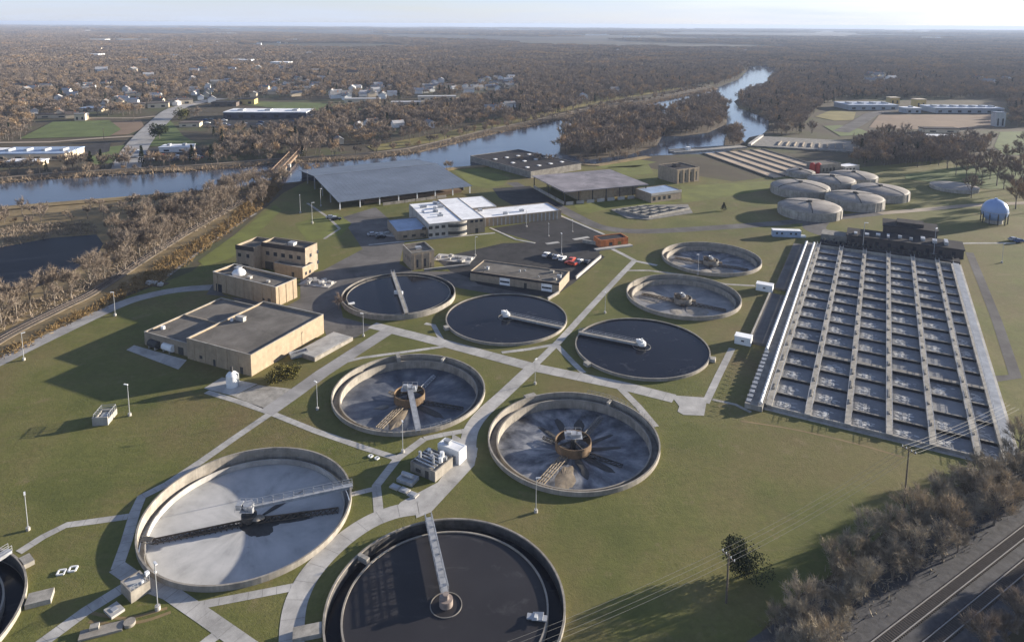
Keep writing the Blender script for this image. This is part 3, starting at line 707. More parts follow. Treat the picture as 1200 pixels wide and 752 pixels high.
# T7 and T8 in the rear
for k, lab, sd in ((7, 'drained tank with pale muddy floor, nearer of the two beside the gallery', 3), (8, 'drained tank behind all the others, brown machinery at the centre of its dark floor', 4)):
    t = drained_tank(k, lab, 'muddy_floor' if k == 7 else 'slate_floor', 2.2, 1.6, .5, 1.6)
    mb = MB(); q = random.Random(sd)
    mb.ring(3.3, 3.6, -2.0, .1, 30); mb.build('feed_well', CONC_D, t)
    mb = MB(); mb.cyl(.8, -3.6, 1.2, 14); mb.bar((-5, 1, -1), (5, -1, -1), 2.0, .4); mb.bar((-1, -4, -1.6), (1, 4, -1.6), 1.6, .5); mb.cyl(2.2, -.3, .4, 18); mb.box(-3.4, -1.4, -.8, .8, .4, 1.6)
    mb.build('centre_column', WOODP, t)
    drive_unit(t, .5, .8, METAL)
    for da in (0, PI): truss_arm(-.5 + da, 3.5, 17, -2.3, -2.0, 1.6, 1.1, 8, .18).build('rake_arm', WOODP, t)
    mud_patch(t, -1.1, 9, -2.44, 6, 4.5, 40 + k, m=SILT, h=.2); mud_patch(t, 2.7, 13, -2.3, 4.5, 6, 44 + k, m=SILT, h=.15)
    mud_patch(t, -2.1, 10, -2.44, 3, 2.5, 48 + k, m=SILT, h=.2)
# sludge well between T7 and the gallery
def px_root(name, label, cat, px, rz=0, group=None):
    g = G(*px); return thing(name, label, cat, (g.x, g.y, 0), rz, group)

# ------------------------------------------------------------------ aeration basin (local x across, y away)
ba = thing('aeration_basin', 'huge rectangular aeration basin of parallel walkways and foaming grey cells at right', 'water basin', (BO.x, BO.y, 0), BROT)
TW = [0, 10.3, 20.5, 30.6, 40.7, 50.6]; TEND = 56; LB = 167
mb = MB(); mb.box(-1.2, -.6, 0.1, LB + .6, -5, 1.0); mb.box(TEND, TEND + .8, -.2, LB + .6, -5, 1.0); mb.box(-.6, TEND, -.3, .3, -5, .75); mb.box(-.6, TEND, LB, LB + .6, -5, 1.3)
mb.build('outer_wall', CONC, ba)
MB().box(-.6, TEND, .3, LB, -5.2, -5).build('basin_floor', CONC_D, ba)
cross = [9 + 10.55 * i for i in range(15)]
q = random.Random(3)
cells = [-.6] + TW[1:] + [TEND]
for j in range(6):
    x0 = TW[j] + (.95 if j else .6); x1 = (TW[j + 1] - .95) if j < 5 else TEND
    if j == 0: x0 = .95
    MB().add([(x0 - .3, .3, -.12), (x1 + .3, .3, -.12), (x1 + .3, LB, -.12), (x0 - .3, LB, -.12)], [(0, 1, 2, 3)]).build('water', MATS['aerated_water'], ba)
    for i, s in enumerate(cross):
        mb = MB()
        wide = i in (3, 9)
        mb.box(x0, x1, s - (.35 if not wide else .8), s + (.35 if not wide else .8), -5, .6 if not wide else .85)
        cw = mb.build('cross_wall', WETSHADE, ba); e = .3 if not wide else .9; zt = .6 if not wide else .85  # dark faces carry painted shade, the paler coping stays as the lit top
        MB().box(x0, x1, s - e, s + e, zt + .003, zt + .12).build('coping', CONC_D, cw)
    fm = MB()
    for i, s in enumerate([0] + cross):
        e = cross[i] if i < len(cross) else LB
        if i in (4, 10) or q.random() < .12: continue
        for kx in range(q.randint(26, 48)):
            cx_ = x0 + 1.0 + abs(q.gauss(.6, 2.1)); cy_ = s + (e - s) * (.42 + q.gauss(0, .13))
            if cx_ > x1 - 1 or cy_ < s + 1.2: continue
            n = 8; r = q.uniform(.12, .5); fa = q.uniform(-.6, .6)
            pts_ = [(r * 1.6 * math.cos(2 * PI * a / n), .7 * r * q.uniform(.8, 1.2) * math.sin(2 * PI * a / n)) for a in range(n)]
            fm.add([(cx_ + u * math.cos(fa) - w_ * math.sin(fa), cy_ + u * math.sin(fa) + w_ * math.cos(fa), -.10 + .002 * kx) for u, w_ in pts_], [tuple(range(n))])
    f_ = fm.build('foam', FOAM, ba); f_['kind'] = 'stuff'
def catwalk(x, w, m, z=1.05, rail=True, y0=-.6, y1=LB + 3):
    wk = MB().box(x - w / 2, x + w / 2, y0, y1, z - .3, z)
    wk.box(x - w / 2 + .2, x + w / 2 - .2, .32, LB - .02, -5, z - .302)
    o = wk.build('walkway', m, ba)
    if rail:
        for s in (-1, 1):
            h = MB(); n = 56
            for i in range(n + 1):
                y = 1.5 + (y1 - 1.6) * i / n; h.bar((x + s * (w / 2 - .06), y, z), (x + s * (w / 2 - .06), y, z + 1.1), .07)
            for hh in (.55, 1.1): h.bar((x + s * (w / 2 - .06), 1.5, z + hh), (x + s * (w / 2 - .06), y1, z + hh), .06)
            h.build('handrail', METAL, o)
    for i in range(15):
        ac = MB(); y = y0 + 11 + i * 10.4 + q.uniform(-1, 1)
        ac.box(x - .3, x + .25, y, y + q.uniform(.4, 1.2), z, z + q.uniform(.15, .45))
        ac.tube((x + .15, y, z + .18), (x + .15, y + q.uniform(2, 6), z + .18), .09)
        ac.build('valve_gear', CONC_D if m is CONC else METAL, o)
    return o
for i, x in enumerate(TW): catwalk(x, 1.6, CONC)
MB().box(TEND + .8, TEND + 3.3, 2, LB + 2, -1, 1.0).build('side_deck', mat('dull_steel_deck', (.27, .29, .32), .7, .3, .4), ba)
MB().box(TEND + 3.3, TEND + 4.2, 2, LB + 2, -.2, .5).build('kerb', CONC_L, ba)
rr = MB()
for i in range(57):
    y = 2 + i * 2.95; rr.bar((TEND + .95, y, 1), (TEND + .95, y, 2.1), .07)
for hh in (1.55, 2.1): rr.bar((TEND + .95, 2, hh), (TEND + .95, LB + 2, hh), .06)
rr.build('handrail', METAL, ba)
# front apron
MB().box(-2, TEND + 2, -2.0, -.35, -.2, .10).build('front_kerb', CONC, ba)
# gallery with air pipes along the left side
ga = thing('pipe_gallery', 'grey gallery roof with two long silver air pipes beside the aeration basin', 'gallery', (BO.x, BO.y, 0), BROT)
MB().box(-6.2, -1.35, -3, LB + 2, 0, 1.3).build('gallery_deck', CONC_D, ga)
for x, y0, y1, r, z in ((-5.6, 34, LB, .45, 2.0), (-2.1, -2, LB, .42, 1.9)):
    mb = MB(); mb.tube((x, y0, z), (x, y1, z), r, r, 10)
    n = int((y1 - y0) / 2.6)
    for i in range(n + 1):
        y = y0 + (y1 - y0) * i / n; mb.tube((x, y - .12, z), (x, y + .12, z), r * 1.3, r * 1.3, 10); mb.bar((x, y, 1.3), (x, y, z - r * .9), .35, .2)
    mb.build('air_pipe', mat('pipe_cladding', (.55, .56, .57), .5, .12, .6, .3), ga)
mb = MB()
for i in range(60):
    y = -2.5 + i * 2.85
    if y > 34: break
    mb.bar((-6.1, y, 1.3), (-6.1, y, 2.4), .08); mb.bar((-4.6, y, 1.3), (-4.6, y, 2.4), .08); mb.bar((-6.1, y, 2.4), (-4.6, y, 2.4), .08); mb.box(-6.0, -4.7, y + .4, y + 1.9, 1.3, 1.7)
mb.build('ladder_rack', METAL, ga)
MB().box(-6.2, -1.35, -3.6, -3, 0, 1.6).build('end_wall', CONC, ga)
# lower dark roofed strip, left of the gallery
gs = thing('sunken_gallery', 'long low dark roofed gallery strip beside the silver air pipes', 'gallery', (BO.x, BO.y, 0), BROT)
MB().box(-12, -6.4, 40, 90, 0, .9).build('gallery_roof', ASPH_G, gs); MB().box(-11.4, -6.4, 97, LB - 2, 0, .9).build('gallery_roof', ASPH_G, gs)
MB().box(-12.6, -12.05, 40, 90, 0, 1.15).build('kerb', CONC, gs)
def shed_box(name, label, cat, px, rz, lx, ly, h, m, roofm, group=None, vent=True, z=0):
    g = G(*px); t = thing(name, label, cat, (g.x, g.y, z), rz, group)
    MB().box(-lx / 2, lx / 2, -ly / 2, ly / 2, 0, h).build('wall', m, t)
    MB().box(-lx / 2 - .12, lx / 2 + .12, -ly / 2 - .12, ly / 2 + .12, h + .002, h + .22).build('roof', roofm, t)
    if vent: MB().box(-.5, .5, -ly / 2 - .06, -ly / 2 - .003, h * .45, h * .65).build('vent', STEEL_D, t)
    return t
shed_box('equipment_shelter', 'small white equipment shelter at the near end of the dark gallery strip', 'shelter', (871, 402), BROT, 5.4, 3.4, 2.7, WHITE, ROOF_W)
shed_box('equipment_shelter', 'small white equipment shelter halfway along the gallery, level with the rear tanks', 'shelter', (896, 340), BROT, 6.5, 3.4, 2.7, WHITE, ROOF_W)
t = shed_box('office_trailer', 'long white trailer standing alone on the grass behind the rear tank', 'trailer', (921, 277), -.12, 14, 3.4, 3.4, ROOF_B, ROOF_W, vent=False)
w_ = MB()
for x in (-5, -2.5, 2, 4.5): w_.box(x - .5, x + .5, -1.76, -1.705, 1.5, 2.5)
w_.build('window', GLASS, t)
mb = MB(); mb.box(6.9, 9.8, -1.2, -.9, 0, 1.0); mb.box(6.9, 9.8, .6, .9, 0, 1.0); mb.build('step_rail', WHITE, t)

# ------------------------------------------------------------------ buildings
class Bld:
    """local frame: A is the front corner, x runs towards B, y is the depth side towards C"""
    def __init__(s, name, label, A, B, C, group=None, cat='building', z=0):
        a, b, c = G(*A, z), G(*B, z), G(*C, z); d = b - a
        s.W = d.length; s.rz = math.atan2(d.y, d.x); p = Vector((-d.y, d.x)) / s.W
        s.D = (c - a).dot(p)
        s.t = thing(name, label, cat, (a.x, a.y, 0), s.rz, group)
    def vol(s, x0, x1, y0, y1, h, wm, rm, par=.5, z0=0, capm=None):
        sg = 1 if s.D > 0 else -1
        y0, y1 = sorted((y0 * sg, (abs(y1) if y0 >= 0 else y1) * sg)); x0, x1 = sorted((x0, x1)); th = .35
        w = MB(); H_ = h + par
        w.box(x0, x1, y0, y0 + th, z0, H_); w.box(x0, x1, y1 - th, y1, z0, H_); w.box(x0, x0 + th, y0 + th, y1 - th, z0, H_); w.box(x1 - th, x1, y0 + th, y1 - th, z0, H_)
        wo = w.build('wall', wm, s.t)
        r = MB().box(x0 + th, x1 - th, y0 + th, y1 - th, h - .3, h).build('roof', rm, s.t)
        if capm:
            c = MB(); e = .08
            c.box(x0 - e, x1 + e, y0 - e, y0 + th, H_ + .003, H_ + .12); c.box(x0 - e, x1 + e, y1 - th, y1 + e, H_ + .003, H_ + .12); c.box(x0 - e, x0 + th, y0 + th, y1 - th, H_ + .003, H_ + .12); c.box(x1 - th, x1 + e, y0 + th, y1 - th, H_ + .003, H_ + .12)
            c.build('coping', capm, wo)
        return wo, r
    def front(s, name, x0, x1, z0, z1, m, y=0, d=.06, frame=None):
        sg = 1 if s.D > 0 else -1
        o = MB().box(x0, x1, y * sg - sg * .004, y * sg - sg * d, z0, z1).build(name, m, s.t)
        if frame: MB().box(x0 - .15, x1 + .15, y * sg - sg * .005, y * sg - sg * (d + .05), z0 - .15, z0 - .004).build('sill', frame, o)
        return o
    def side(s, name, x, y0, y1, z0, z1, m, out=1, d=.06):
        sg = 1 if s.D > 0 else -1
        return MB().box(x + out * .004, x + out * d, y0 * sg, y1 * sg, z0, z1).build(name, m, s.t)
    def roofbox(s, name, x, y, lx, ly, z0, h, m):
        sg = 1 if s.D > 0 else -1
        mb = MB(); mb.box(x - lx / 2, x + lx / 2, y * sg - ly / 2, y * sg + ly / 2, z0, z0 + h * .8); mb.box(x - lx / 2 - .1, x + lx / 2 + .1, y * sg - ly / 2 - .1, y * sg + ly / 2 + .1, z0 + h * .8 + .002, z0 + h)
        return mb.build(name, m, s.t)
    def rooftube(s, name, x, y, r, z0, h, m):
        sg = 1 if s.D > 0 else -1
        return MB().cyl(r, z0, z0 + h, 14, x, y * sg).build(name, m, s.t)

# B1: the big flat-roofed tan building at left (x to the left along the shaded front)
b = Bld('process_building', 'big flat roofed tan brick building in two joined blocks at left, beside a white silo', (295, 441), (220, 420), (382.5, 391))
b.vol(0, b.W, 0, b.D, 6.5, BRICK, ROOF, .5, capm=CONC)
yy = abs(b.D)
b.vol(b.W + .01, b.W + 21.5, 1.0, yy * 1.0, 4.2, BRICK_D, ROOF, .4, capm=CONC)
sg = 1 if b.D > 0 else -1
MB().box(b.W + .36, b.W + 21.1, sg * yy * .5 - .25, sg * yy * .5 + .25, 4.21, 4.7).build('parapet', BRICK_D, b.t)
b.roofbox('roof_unit', b.W - 4.5, yy * .55, 3.5, 1.4, 6.5, 1.6, CONC_L); b.rooftube('roof_vent', b.W - 2.0, yy * .50, .5, 6.5, .9, WHITE); b.rooftube('roof_vent', b.W + 18.5, 6, .7, 4.2, 1.0, WHITE)
for x in (3.5, 15): b.front('door', x, x + 1.2, 0, 2.2, STEEL_D)
b.front('vent', 21, 22.2, 1.3, 2.3, STEEL_D)
for k in range(5): b.front('pilaster', 4.8 * k + 5.2, 4.8 * k + 5.5, 0, 6.4, BRICK, 0, .1)
for x in (b.W + 3, b.W + 9, b.W + 15): b.front('door', x, x + 2.4, 0, 2.6, STEEL_D, 1.0)
b.side('downpipe', b.W + 21.5, 5, 5.3, 0, 4.5, METAL)
# dock beside it
d_ = Bld('loading_dock', 'raised concrete loading dock along the sunlit wall of the big tan building', (369, 424), (346, 416.5), (408.5, 397.5), cat='dock')
MB().box(0, d_.W, 0, d_.D, 0, 1.3).build('dock_wall', WALLC, d_.t)
MB().box(.4, d_.W - .3, d_.D * .02, d_.D * .98, 1.303, 1.40).build('dock_deck', CONC_L, d_.t)
# B2
b = Bld('pump_building', 'tan brick pump building with a white dome on its roof', (324, 359.5), (250.5, 340), (351, 349))
b.vol(0, b.W, 0, b.D, 7.2, BRICK, ROOF, .7, capm=CONC_L); yy = abs(b.D); sg = 1 if b.D > 0 else -1
for k in range(7): b.front('pilaster', b.W * (k + .5) / 7 - .2, b.W * (k + .5) / 7 + .2, 0, 7.5, BRICK, 0, .15)
for k in range(3): b.side('pilaster', 0, yy * (k + .5) / 3 - .25, yy * (k + .5) / 3 + .25, 0, 7.5, BRICK, -1, .15)
b.front('door', 3.0, 4.6, 0, 2.6, STEEL_D); b.front('door', 6.4, 7.4, .0, 2.2, STEEL_D); b.front('door', b.W - 5, b.W - 1.6, 0, 3.2, GLASS)
o = MB().lathe([(2.7, 7.2), (2.7, 7.9), (2.2, 8.7), (1.2, 9.2), (.05, 9.35)], 24, cx=b.W * .72, cy=sg * yy * .42).build('roof_dome', WHITE, b.t, smooth=True)
b.rooftube('roof_vent', b.W * .23, yy * .35, .8, 7.2, .8, CONC_L); b.roofbox('roof_unit', b.W * .5, yy * .3, 1.6, 1.3, 7.2, 1.0, CONC_L); b.roofbox('roof_unit', b.W * .85, yy * .75, 2.6, 2.0, 7.2, 1.1, METAL)
# B3
b = Bld('brick_office', 'two storey tan brick building with a dark roof band, standing behind the domed pump building', (358.5, 322.5), (287, 311), (375, 315.5))
yy = abs(b.D); w3 = b.W
b.vol(0, w3 * .70, 0, yy, 11.2, BRICK_D, ROOF, .9); b.vol(w3 * .70 + .01, w3, -5, yy, 10.2, BRICK_D, ROOF, .9)
b.front('roof_band', -.1, w3 * .70, 10.2, 12.2, ROOF_D, 0, .18); b.front('roof_band', w3 * .70, w3 + .1, 9.2, 11.2, ROOF_D, -5, .18)
for k in range(5):
    b.front('window', 2.5 + 4.2 * k, 4.4 + 4.2 * k, 6.6, 8.3, GLASS, 0, .08, CONC)
for x in (w3 * .78, w3 * .92): b.front('window', x, x + 1.6, 6.0, 7.6, GLASS, -5, .08, CONC)
b.front('door', w3 * .8, w3 * .8 + 3.4, 0, 3.0, STEEL_D, -5); b.front('door', w3 * .52, w3 * .52 + 4.5, 0, 3.6, STEEL_D)
for y in (3, 8):
    for z in (2.5, 7.2): b.side('window', 0, y, y + 1.3, z, z + 1.5, GLASS, -1, .08)
b.roofbox('roof_unit', w3 * .3, yy * .5, 3, 2.4, 11.2, 1.4, METAL)
b = Bld('brick_annex', 'low flat annex joined to the front of the two storey brick building', (355, 327), (322, 320.5), (357.5, 323.5))
b.vol(0, b.W, 0, max(7, abs(b.D)), 4.6, BRICK, ROOF, .4, capm=CONC_L); b.front('door', b.W * .3, b.W * .3 + 1.4, 0, 2.3, STEEL_D)
for y in (1.5, 4): b.side('window', 0, y, y + 1.1, 1.2, 2.6, GLASS, -1)
# B4 shed with open sides
eL, eR, fR = G(397, 236, 5), G(551, 217.5, 5), G(486, 187.5, 5)
d = eR - eL; Ws = d.length; rz = math.atan2(d.y, d.x); p_ = Vector((-d.y, d.x)) / Ws; Ds = (fR - eR).dot(p_)
st = thing('storage_shed', 'huge open sided storage shed with a ribbed grey metal roof beside the river', 'shed', (eL.x, eL.y, 0), rz)
mb = MB(); rd = Ds * .58; rh = 9.5
mb.v = [(-1, -1, 5), (Ws + 1, -1, 5), (Ws + 1, rd, rh), (-1, rd, rh), (Ws + 1, Ds + 1, 5.6), (-1, Ds + 1, 5.6)]
mb.v += [(x, y, z - .3) for x, y, z in mb.v]
mb.f = [(0, 1, 2, 3), (3, 2, 4, 5), (9, 8, 7, 6), (11, 10, 8, 9), (0, 6, 7, 1), (1, 7, 8, 2), (2, 8, 10, 4), (4, 10, 11, 5), (5, 11, 9, 3), (3, 9, 6, 0)]
for k in range(34):
    x = -.9 + (Ws + 1.8) * k / 33
    mb.bar((x, -1, 5.01), (x, rd, rh + .01), .07, .05); mb.bar((x, rd, rh + .01), (x, Ds + 1, 5.61), .07, .05)
mb.bar((-1, rd, rh + .1), (Ws + 1, rd, rh + .1), .6, .2)
mb.build('roof', ROOF_M, st)
for k in range(8):
    x = .3 + (Ws - .6) * k / 7
    MB().box(x - .3, x + .3, .0, .6, 0, 4.65).build('column', WHITE, st)
for k in range(1, 5):
    y = Ds * k / 5; MB().box(-.3, .3, y - .3, y + .3, 0, 4.8 + (rh - 5) * min(1, y / rd) * .9).build('column', METAL, st)
MB().box(0.5, Ws - .5, Ds - .4, Ds, 0, 5.2).build('back_wall', ROOF_M, st)
MB().box(Ws - .5, Ws, Ds * .1, Ds - .41, 0, 4.8).build('end_wall', ROOF_M, st)
MB().prism([(Ws * .2, 6), (Ws * .95, 4), (Ws * .95, Ds * .8), (Ws * .2, Ds * .8)], 0, 2.0).build('stored_sludge', EARTH, st)
mb = MB()
for k in range(6): mb.box(Ws * .30 + k * 7, Ws * .30 + k * 7 + 6.6, -3.2, -2.4, 0, 1.6)
mb.build('push_wall', WALLC, st)
# B5 headquarters with white roofs
b = Bld('admin_building', 'long white roofed administration building with a rounded two storey front beside the car park', (541.5, 275.5), (503, 279.8), (541, 258))
MBW = b.W
b.vol(0, b.W, 0, 43, 7.6, CONC_L, ROOF_W, .12)
b.vol(-12.7, -.01, .4, 47, 7.75, BRICK_D, ROOF_W, .12)
b.vol(-62, -12.71, 10, 29, 4.5, BRICK, ROOF_W, .4)
b.vol(-30, -12.71, 29.01, 54, 5.6, CONC_L, ROOF_W, .12)
b.vol(b.W + .01, b.W + 16, 2.6, 26, 4.4, BRICK_D, ROOF_B, .3)
sg = 1 if b.D > 0 else -1
for k in range(20): b.front('pilaster', -14.2 - 2.4 * k, -13.5 - 2.4 * k, 0, 4.4, CONC_L, 10, .25)
mb = MB().lathe([(8.0, 0), (8.0, 7.55), (.05, 7.55)], 48, cx=2.5, cy=sg * 6.3)
mb.build('rounded_front', CONC, b.t, smooth=False)
for k in range(4):
    for z in (1.2, 4.9): b.front('window', 9 + 3.4 * k, 11.0 + 3.4 * k, z, z + 1.5, GLASS, 0, .08)
mb = MB()
for z in (1.2, 5.0): mb.ring(8.01, 8.06, z, z + 1.5, 48, 2.5, sg * 6.3)
mb.build('window', GLASS, b.t)
for k in range(3): b.front('window', -11.5 + 2.6 * k, -9.9 + 2.6 * k, 6.0, 7.2, GLASS, .4, .1)
b.front('door', -9, -7.4, 0, 2.6, GLASS, .4, .1)
for k in range(3): b.front('window', b.W + 2 + 4.4 * k, b.W + 4 + 4.4 * k, 1.2, 2.4, GLASS, 2.6, .1)
for i in range(13):
    b.roofbox('roof_unit', q.uniform(2, b.W - 2), q.uniform(12, 40), q.uniform(1, 3), q.uniform(1, 2), 7.6, q.uniform(.6, 1.5), METAL)
for i in range(3): b.roofbox('roof_unit', q.uniform(-55, -16), q.uniform(14, 26), 2, 2, 4.5, 1.2, METAL)
# B6 brick tower
b = Bld('brick_tower', 'small square brick tower building with a flat grey roof behind the bridged tank', (482.5, 317), (509, 313), (467.5, 307))
b.vol(0, b.W, 0, abs(b.D) if abs(b.D) > 8 else 11, 7.4, BRICK_D, ROOF, .6, capm=CONC); yy = max(abs(b.D), 11) if abs(b.D) > 8 else 11
for k in range(3): b.front('pilaster', b.W * (k + .3) / 3, b.W * (k + .3) / 3 + .5, 0, 7.2, BRICK_D, 0, .2)
for k in range(2): b.front('window', b.W * (k + .62) / 3, b.W * (k + .62) / 3 + .9, 1.0, 4.6, GLASS, 0, .08)
b.front('door', b.W * .75, b.W * .75 + 1.2, 0, 2.4, STEEL_D)
b.roofbox('roof_unit', b.W * .5, yy * .5, 2.5, 2, 7.4, 1.0, METAL)
for y in (2, 5, 8): b.side('window', 0, y, y + 1, 3.5, 5, GLASS, -1)
# B7 garage
b = Bld('vehicle_garage', 'long low flat roofed garage with two pale roll doors facing the tanks', (655, 343.5), (551, 328.5), (675.5, 330))
yy = abs(b.D); b.vol(0, b.W, 0, yy, 3.9, BRICK_D, ROOF, .35)
MB().box(-.05, b.W, (-.2 if b.D > 0 else .2), 0.0, 3.3, 4.26).build('roof_band', ROOF_D, b.t)
for x in (3.0, 21.5):
    o = b.front('roll_door', x, x + 4.6, 0, 3.2, ROOF_W); sg = 1 if b.D > 0 else -1
    MB().box(x + .2, x + 4.4, -sg * .065, -sg * .1, 1.2, 1.9).build('window', GLASS, o)
b.front('door', 14, 15.2, 0, 2.3, STEEL_D)
b.roofbox('roof_unit', b.W * .85, yy * .35, 1.0, 1.0, 3.9, 1.2, METAL); b.rooftube('roof_vent', b.W * .5, yy * .5, .35, 3.9, .9, METAL)
def clutter(b, x0, x1, y0, y1, z, n, seed):
    r_ = random.Random(seed)
    for k in range(n):
        x, y = r_.uniform(x0, x1), r_.uniform(y0, y1)
        if k % 3 == 0: b.roofbox('roof_unit', x, y, r_.uniform(.8, 2.0), r_.uniform(.8, 1.6), z, r_.uniform(.5, 1.3), METAL if k % 2 else CONC)
        else: b.rooftube('roof_vent', x, y, r_.uniform(.15, .4), z, r_.uniform(.4, 1.0), METAL if k % 2 else STEEL_D)
clutter(b, 2, b.W - 2, 1.5, abs(b.D) - 1.5, 3.9, 9, 1)
# low parapet walls by the garage and parking
def low_wall(name, label, a, c, h, w, m, cat='wall'):
    A, C_ = G(*a), G(*c); d = C_ - A; t = thing(name, label, cat, (A.x, A.y, 0), math.atan2(d.y, d.x))
    MB().box(0, d.length, -w / 2, w / 2, 0, h).build('wall_body', m, t); MB().box(-.05, d.length + .05, -w / 2 - .08, w / 2 + .08, h + .002, h + .15).build('coping', CONC_L, t)
low_wall('retaining_wall', 'low pale concrete wall along the grass at the right edge of the car park', (675, 327), (704, 302), 1.2, .5, CONC_L)
low_wall('retaining_wall', 'short low wall running from the near corner of the garage towards the round tank', (655, 344), (642, 352), 1.0, .5, WALLC)
low_wall('retaining_wall', 'grey concrete wall running out from the left side of the orange brick shelter', (683, 284.5), (704, 288), 1.6, .6, CONC)
low_wall('retaining_wall', 'long low dark wall between the small brick tower and the round tank with the full bridge', (497, 318), (551, 312), 1.0, .5, CONC_D)
# B8 orange brick shelter
b = Bld('brick_shelter', 'small orange brick shelter on a pale concrete base behind the car park', (704, 291), (736, 287), (703, 281))
b.vol(0, b.W, 0, 7.5, 3.6, REDBR, ROOF_D, .4)
for k in range(3): b.front('pilaster', b.W * (k + .4) / 3, b.W * (k + .4) / 3 + .9, 0, 3.5, REDBR, 0, .3)
b.front('window', b.W * .3, b.W * .42, .8, 2.4, GLASS); b.front('window', b.W * .62, b.W * .74, .8, 2.4, MATS['yellowed_grass'])
sg = 1 if b.D > 0 else -1
MB().box(-4, b.W + 1, -sg * 3.0, -sg * .31, 0, .6).build('base_slab', CONC_L, b.t)
# B9 dark roof with skylights
b = Bld('skylight_hall', 'wide low hall with a dark roof dotted by small white skylights near the river', (622, 209), (681, 199), (577, 186))
yy = abs(b.D); b.vol(0, b.W, 0, yy, 4.6, CONC_D, ROOF_D, .3)
sg = 1 if b.D > 0 else -1
for i in range(3):
    for j in range(4):
        x, y = b.W * (.16 + .23 * j + .04 * (i % 2)), yy * (.18 + .26 * i)
        MB().box(x - 1.2, x + 1.2, sg * y - 1.2, sg * y + 1.2, 4.6, 5.1).build('skylight', WHITE, b.t)
# B10
b = Bld('press_building', 'open sided building with a weathered purplish roof and pale panels along its base', (662, 240.5), (757, 231), (622, 221))
yy = abs(b.D); b.vol(b.W * .22, b.W * .62, 3, yy - 2, 7.0, BRICK, ROOF_D, 0); sg = 1 if b.D > 0 else -1
b.vol(b.W * .64, b.W * .98, 8, yy - 3, 6.8, CONC_D, ROOF_D, 0)
MB().box(-1, b.W + 1, -sg * 1.0, sg * (yy + 1), 8.0, 8.5).build('canopy_roof', ROOF_P, b.t)
for k in range(7):
    for y in (.5, yy * .5, yy - .5): MB().box(b.W * k / 6 - .25, b.W * k / 6 + .25, sg * y - .25, sg * y + .25, 0, 8.0).build('column', STEEL_D, b.t)
for k in range(8): MB().box(b.W * k / 8 + .6, b.W * (k + 1) / 8 - 1.6, -sg * .05, -sg * .45, 0, 2.0).build('base_panel', CONC_L, b.t)
for k in range(6): MB().box(-.4, -.02, sg * (yy * k / 6 + .3), sg * (yy * (k + 1) / 6 - .4), 0, 2.0).build('base_panel', CONC, b.t)
# B11
b = Bld('substation_building', 'low building with a pale blue flat roof next to the purplish roofed hall', (763, 238), (798, 233), (755, 230))
yy = max(abs(b.D), 13); b.vol(0, b.W, 0, yy, 5.6, BRICK_D, ROOF_B, .25); b.front('fascia', -.1, b.W + .1, 4.4, 5.9, CONC_L, 0, .3)
for k in range(4): b.front('window', 1.5 + k * 4, 3.4 + k * 4, 1.2, 3.4, GLASS)
# B12
b = Bld('filter_tower', 'brick building with tall narrow windows and a dark blue roof near the river bend', (793, 215.5), (819, 212), (763, 210))
yy = abs(b.D); b.vol(0, b.W, 0, yy, 9.6, BRICK_D, ROOF_D, .5)
for k in range(4): b.front('pilaster', b.W * k / 4 + .1, b.W * k / 4 + 1.4, 0, 9.2, BRICK, 0, .4)
for k in range(4): b.front('window', b.W * k / 4 + 1.8, b.W * k / 4 + 2.9, 1, 7, GLASS)
b.roofbox('roof_unit', b.W * .4, yy * .5, 4, 4, 9.6, 2, ROOF_D)
DARKB = mat('dark_brick', (.07, .06, .06), .9, .2, .5)
# B15 dark blower building at the far end of the basin
def bl(x, y): return bw(x, y)
t = thing('blower_building', 'dark flat roofed blower building across the far end of the aeration basin', 'building', bw(26, LB + 9), BROT)
MB().box(-14, 36, 4, 18, 0, 4.2).build('wall', DARKB, t); MB().box(-14.4, 36.4, 3.6, 18.4, 4.21, 4.8).build('roof', ROOF_D, t)
o = MB().box(2, 26, 22, 36, 0, 7).build('wall', DARKB, t); MB().box(1.5, 26.5, 21.5, 36.5, 7.01, 7.5).build('roof', ROOF_D, t)
MB().box(8, 20, 25, 33, 7.52, 9.2).build('roof_house', ROOF_D, t)
for k in range(9): MB().box(-12 + k * 5.4, -10.5 + k * 5.4, 3.85, 3.98, 1.2, 3).build('window', GLASS, t)
for k in range(9):
    x = -11 + k * 4.9; MB().box(x, x + q.uniform(1, 2), 6 + q.uniform(0, 6), 8 + q.uniform(0, 7), 4.82, 5.5 + q.random()).build('roof_unit', METAL, t)
MB().box(-26, -14.02, 5, 14, 0, 3.2).build('lower_block', CONC_D, t)
t = thing('pump_deck', 'dark equipment deck crowded with pipework between the basin and its blower building', 'deck', bw(20, LB + 3), BROT)
MB().box(-20, 40, .8, 8, 0, 1.2).build('deck', ROOF_D, t)
mb = MB()
for k in range(26):
    x = -18 + k * 2.2; mb.cyl(.35, 1.2, 1.2 + q.uniform(.6, 2.0), 8, x, 2 + q.uniform(0, 4)); mb.box(x - .5, x + .5, 4, 4.8 + q.random(), 1.2, 1.7 + q.random())
mb.build('pipework', STEEL_D, t)

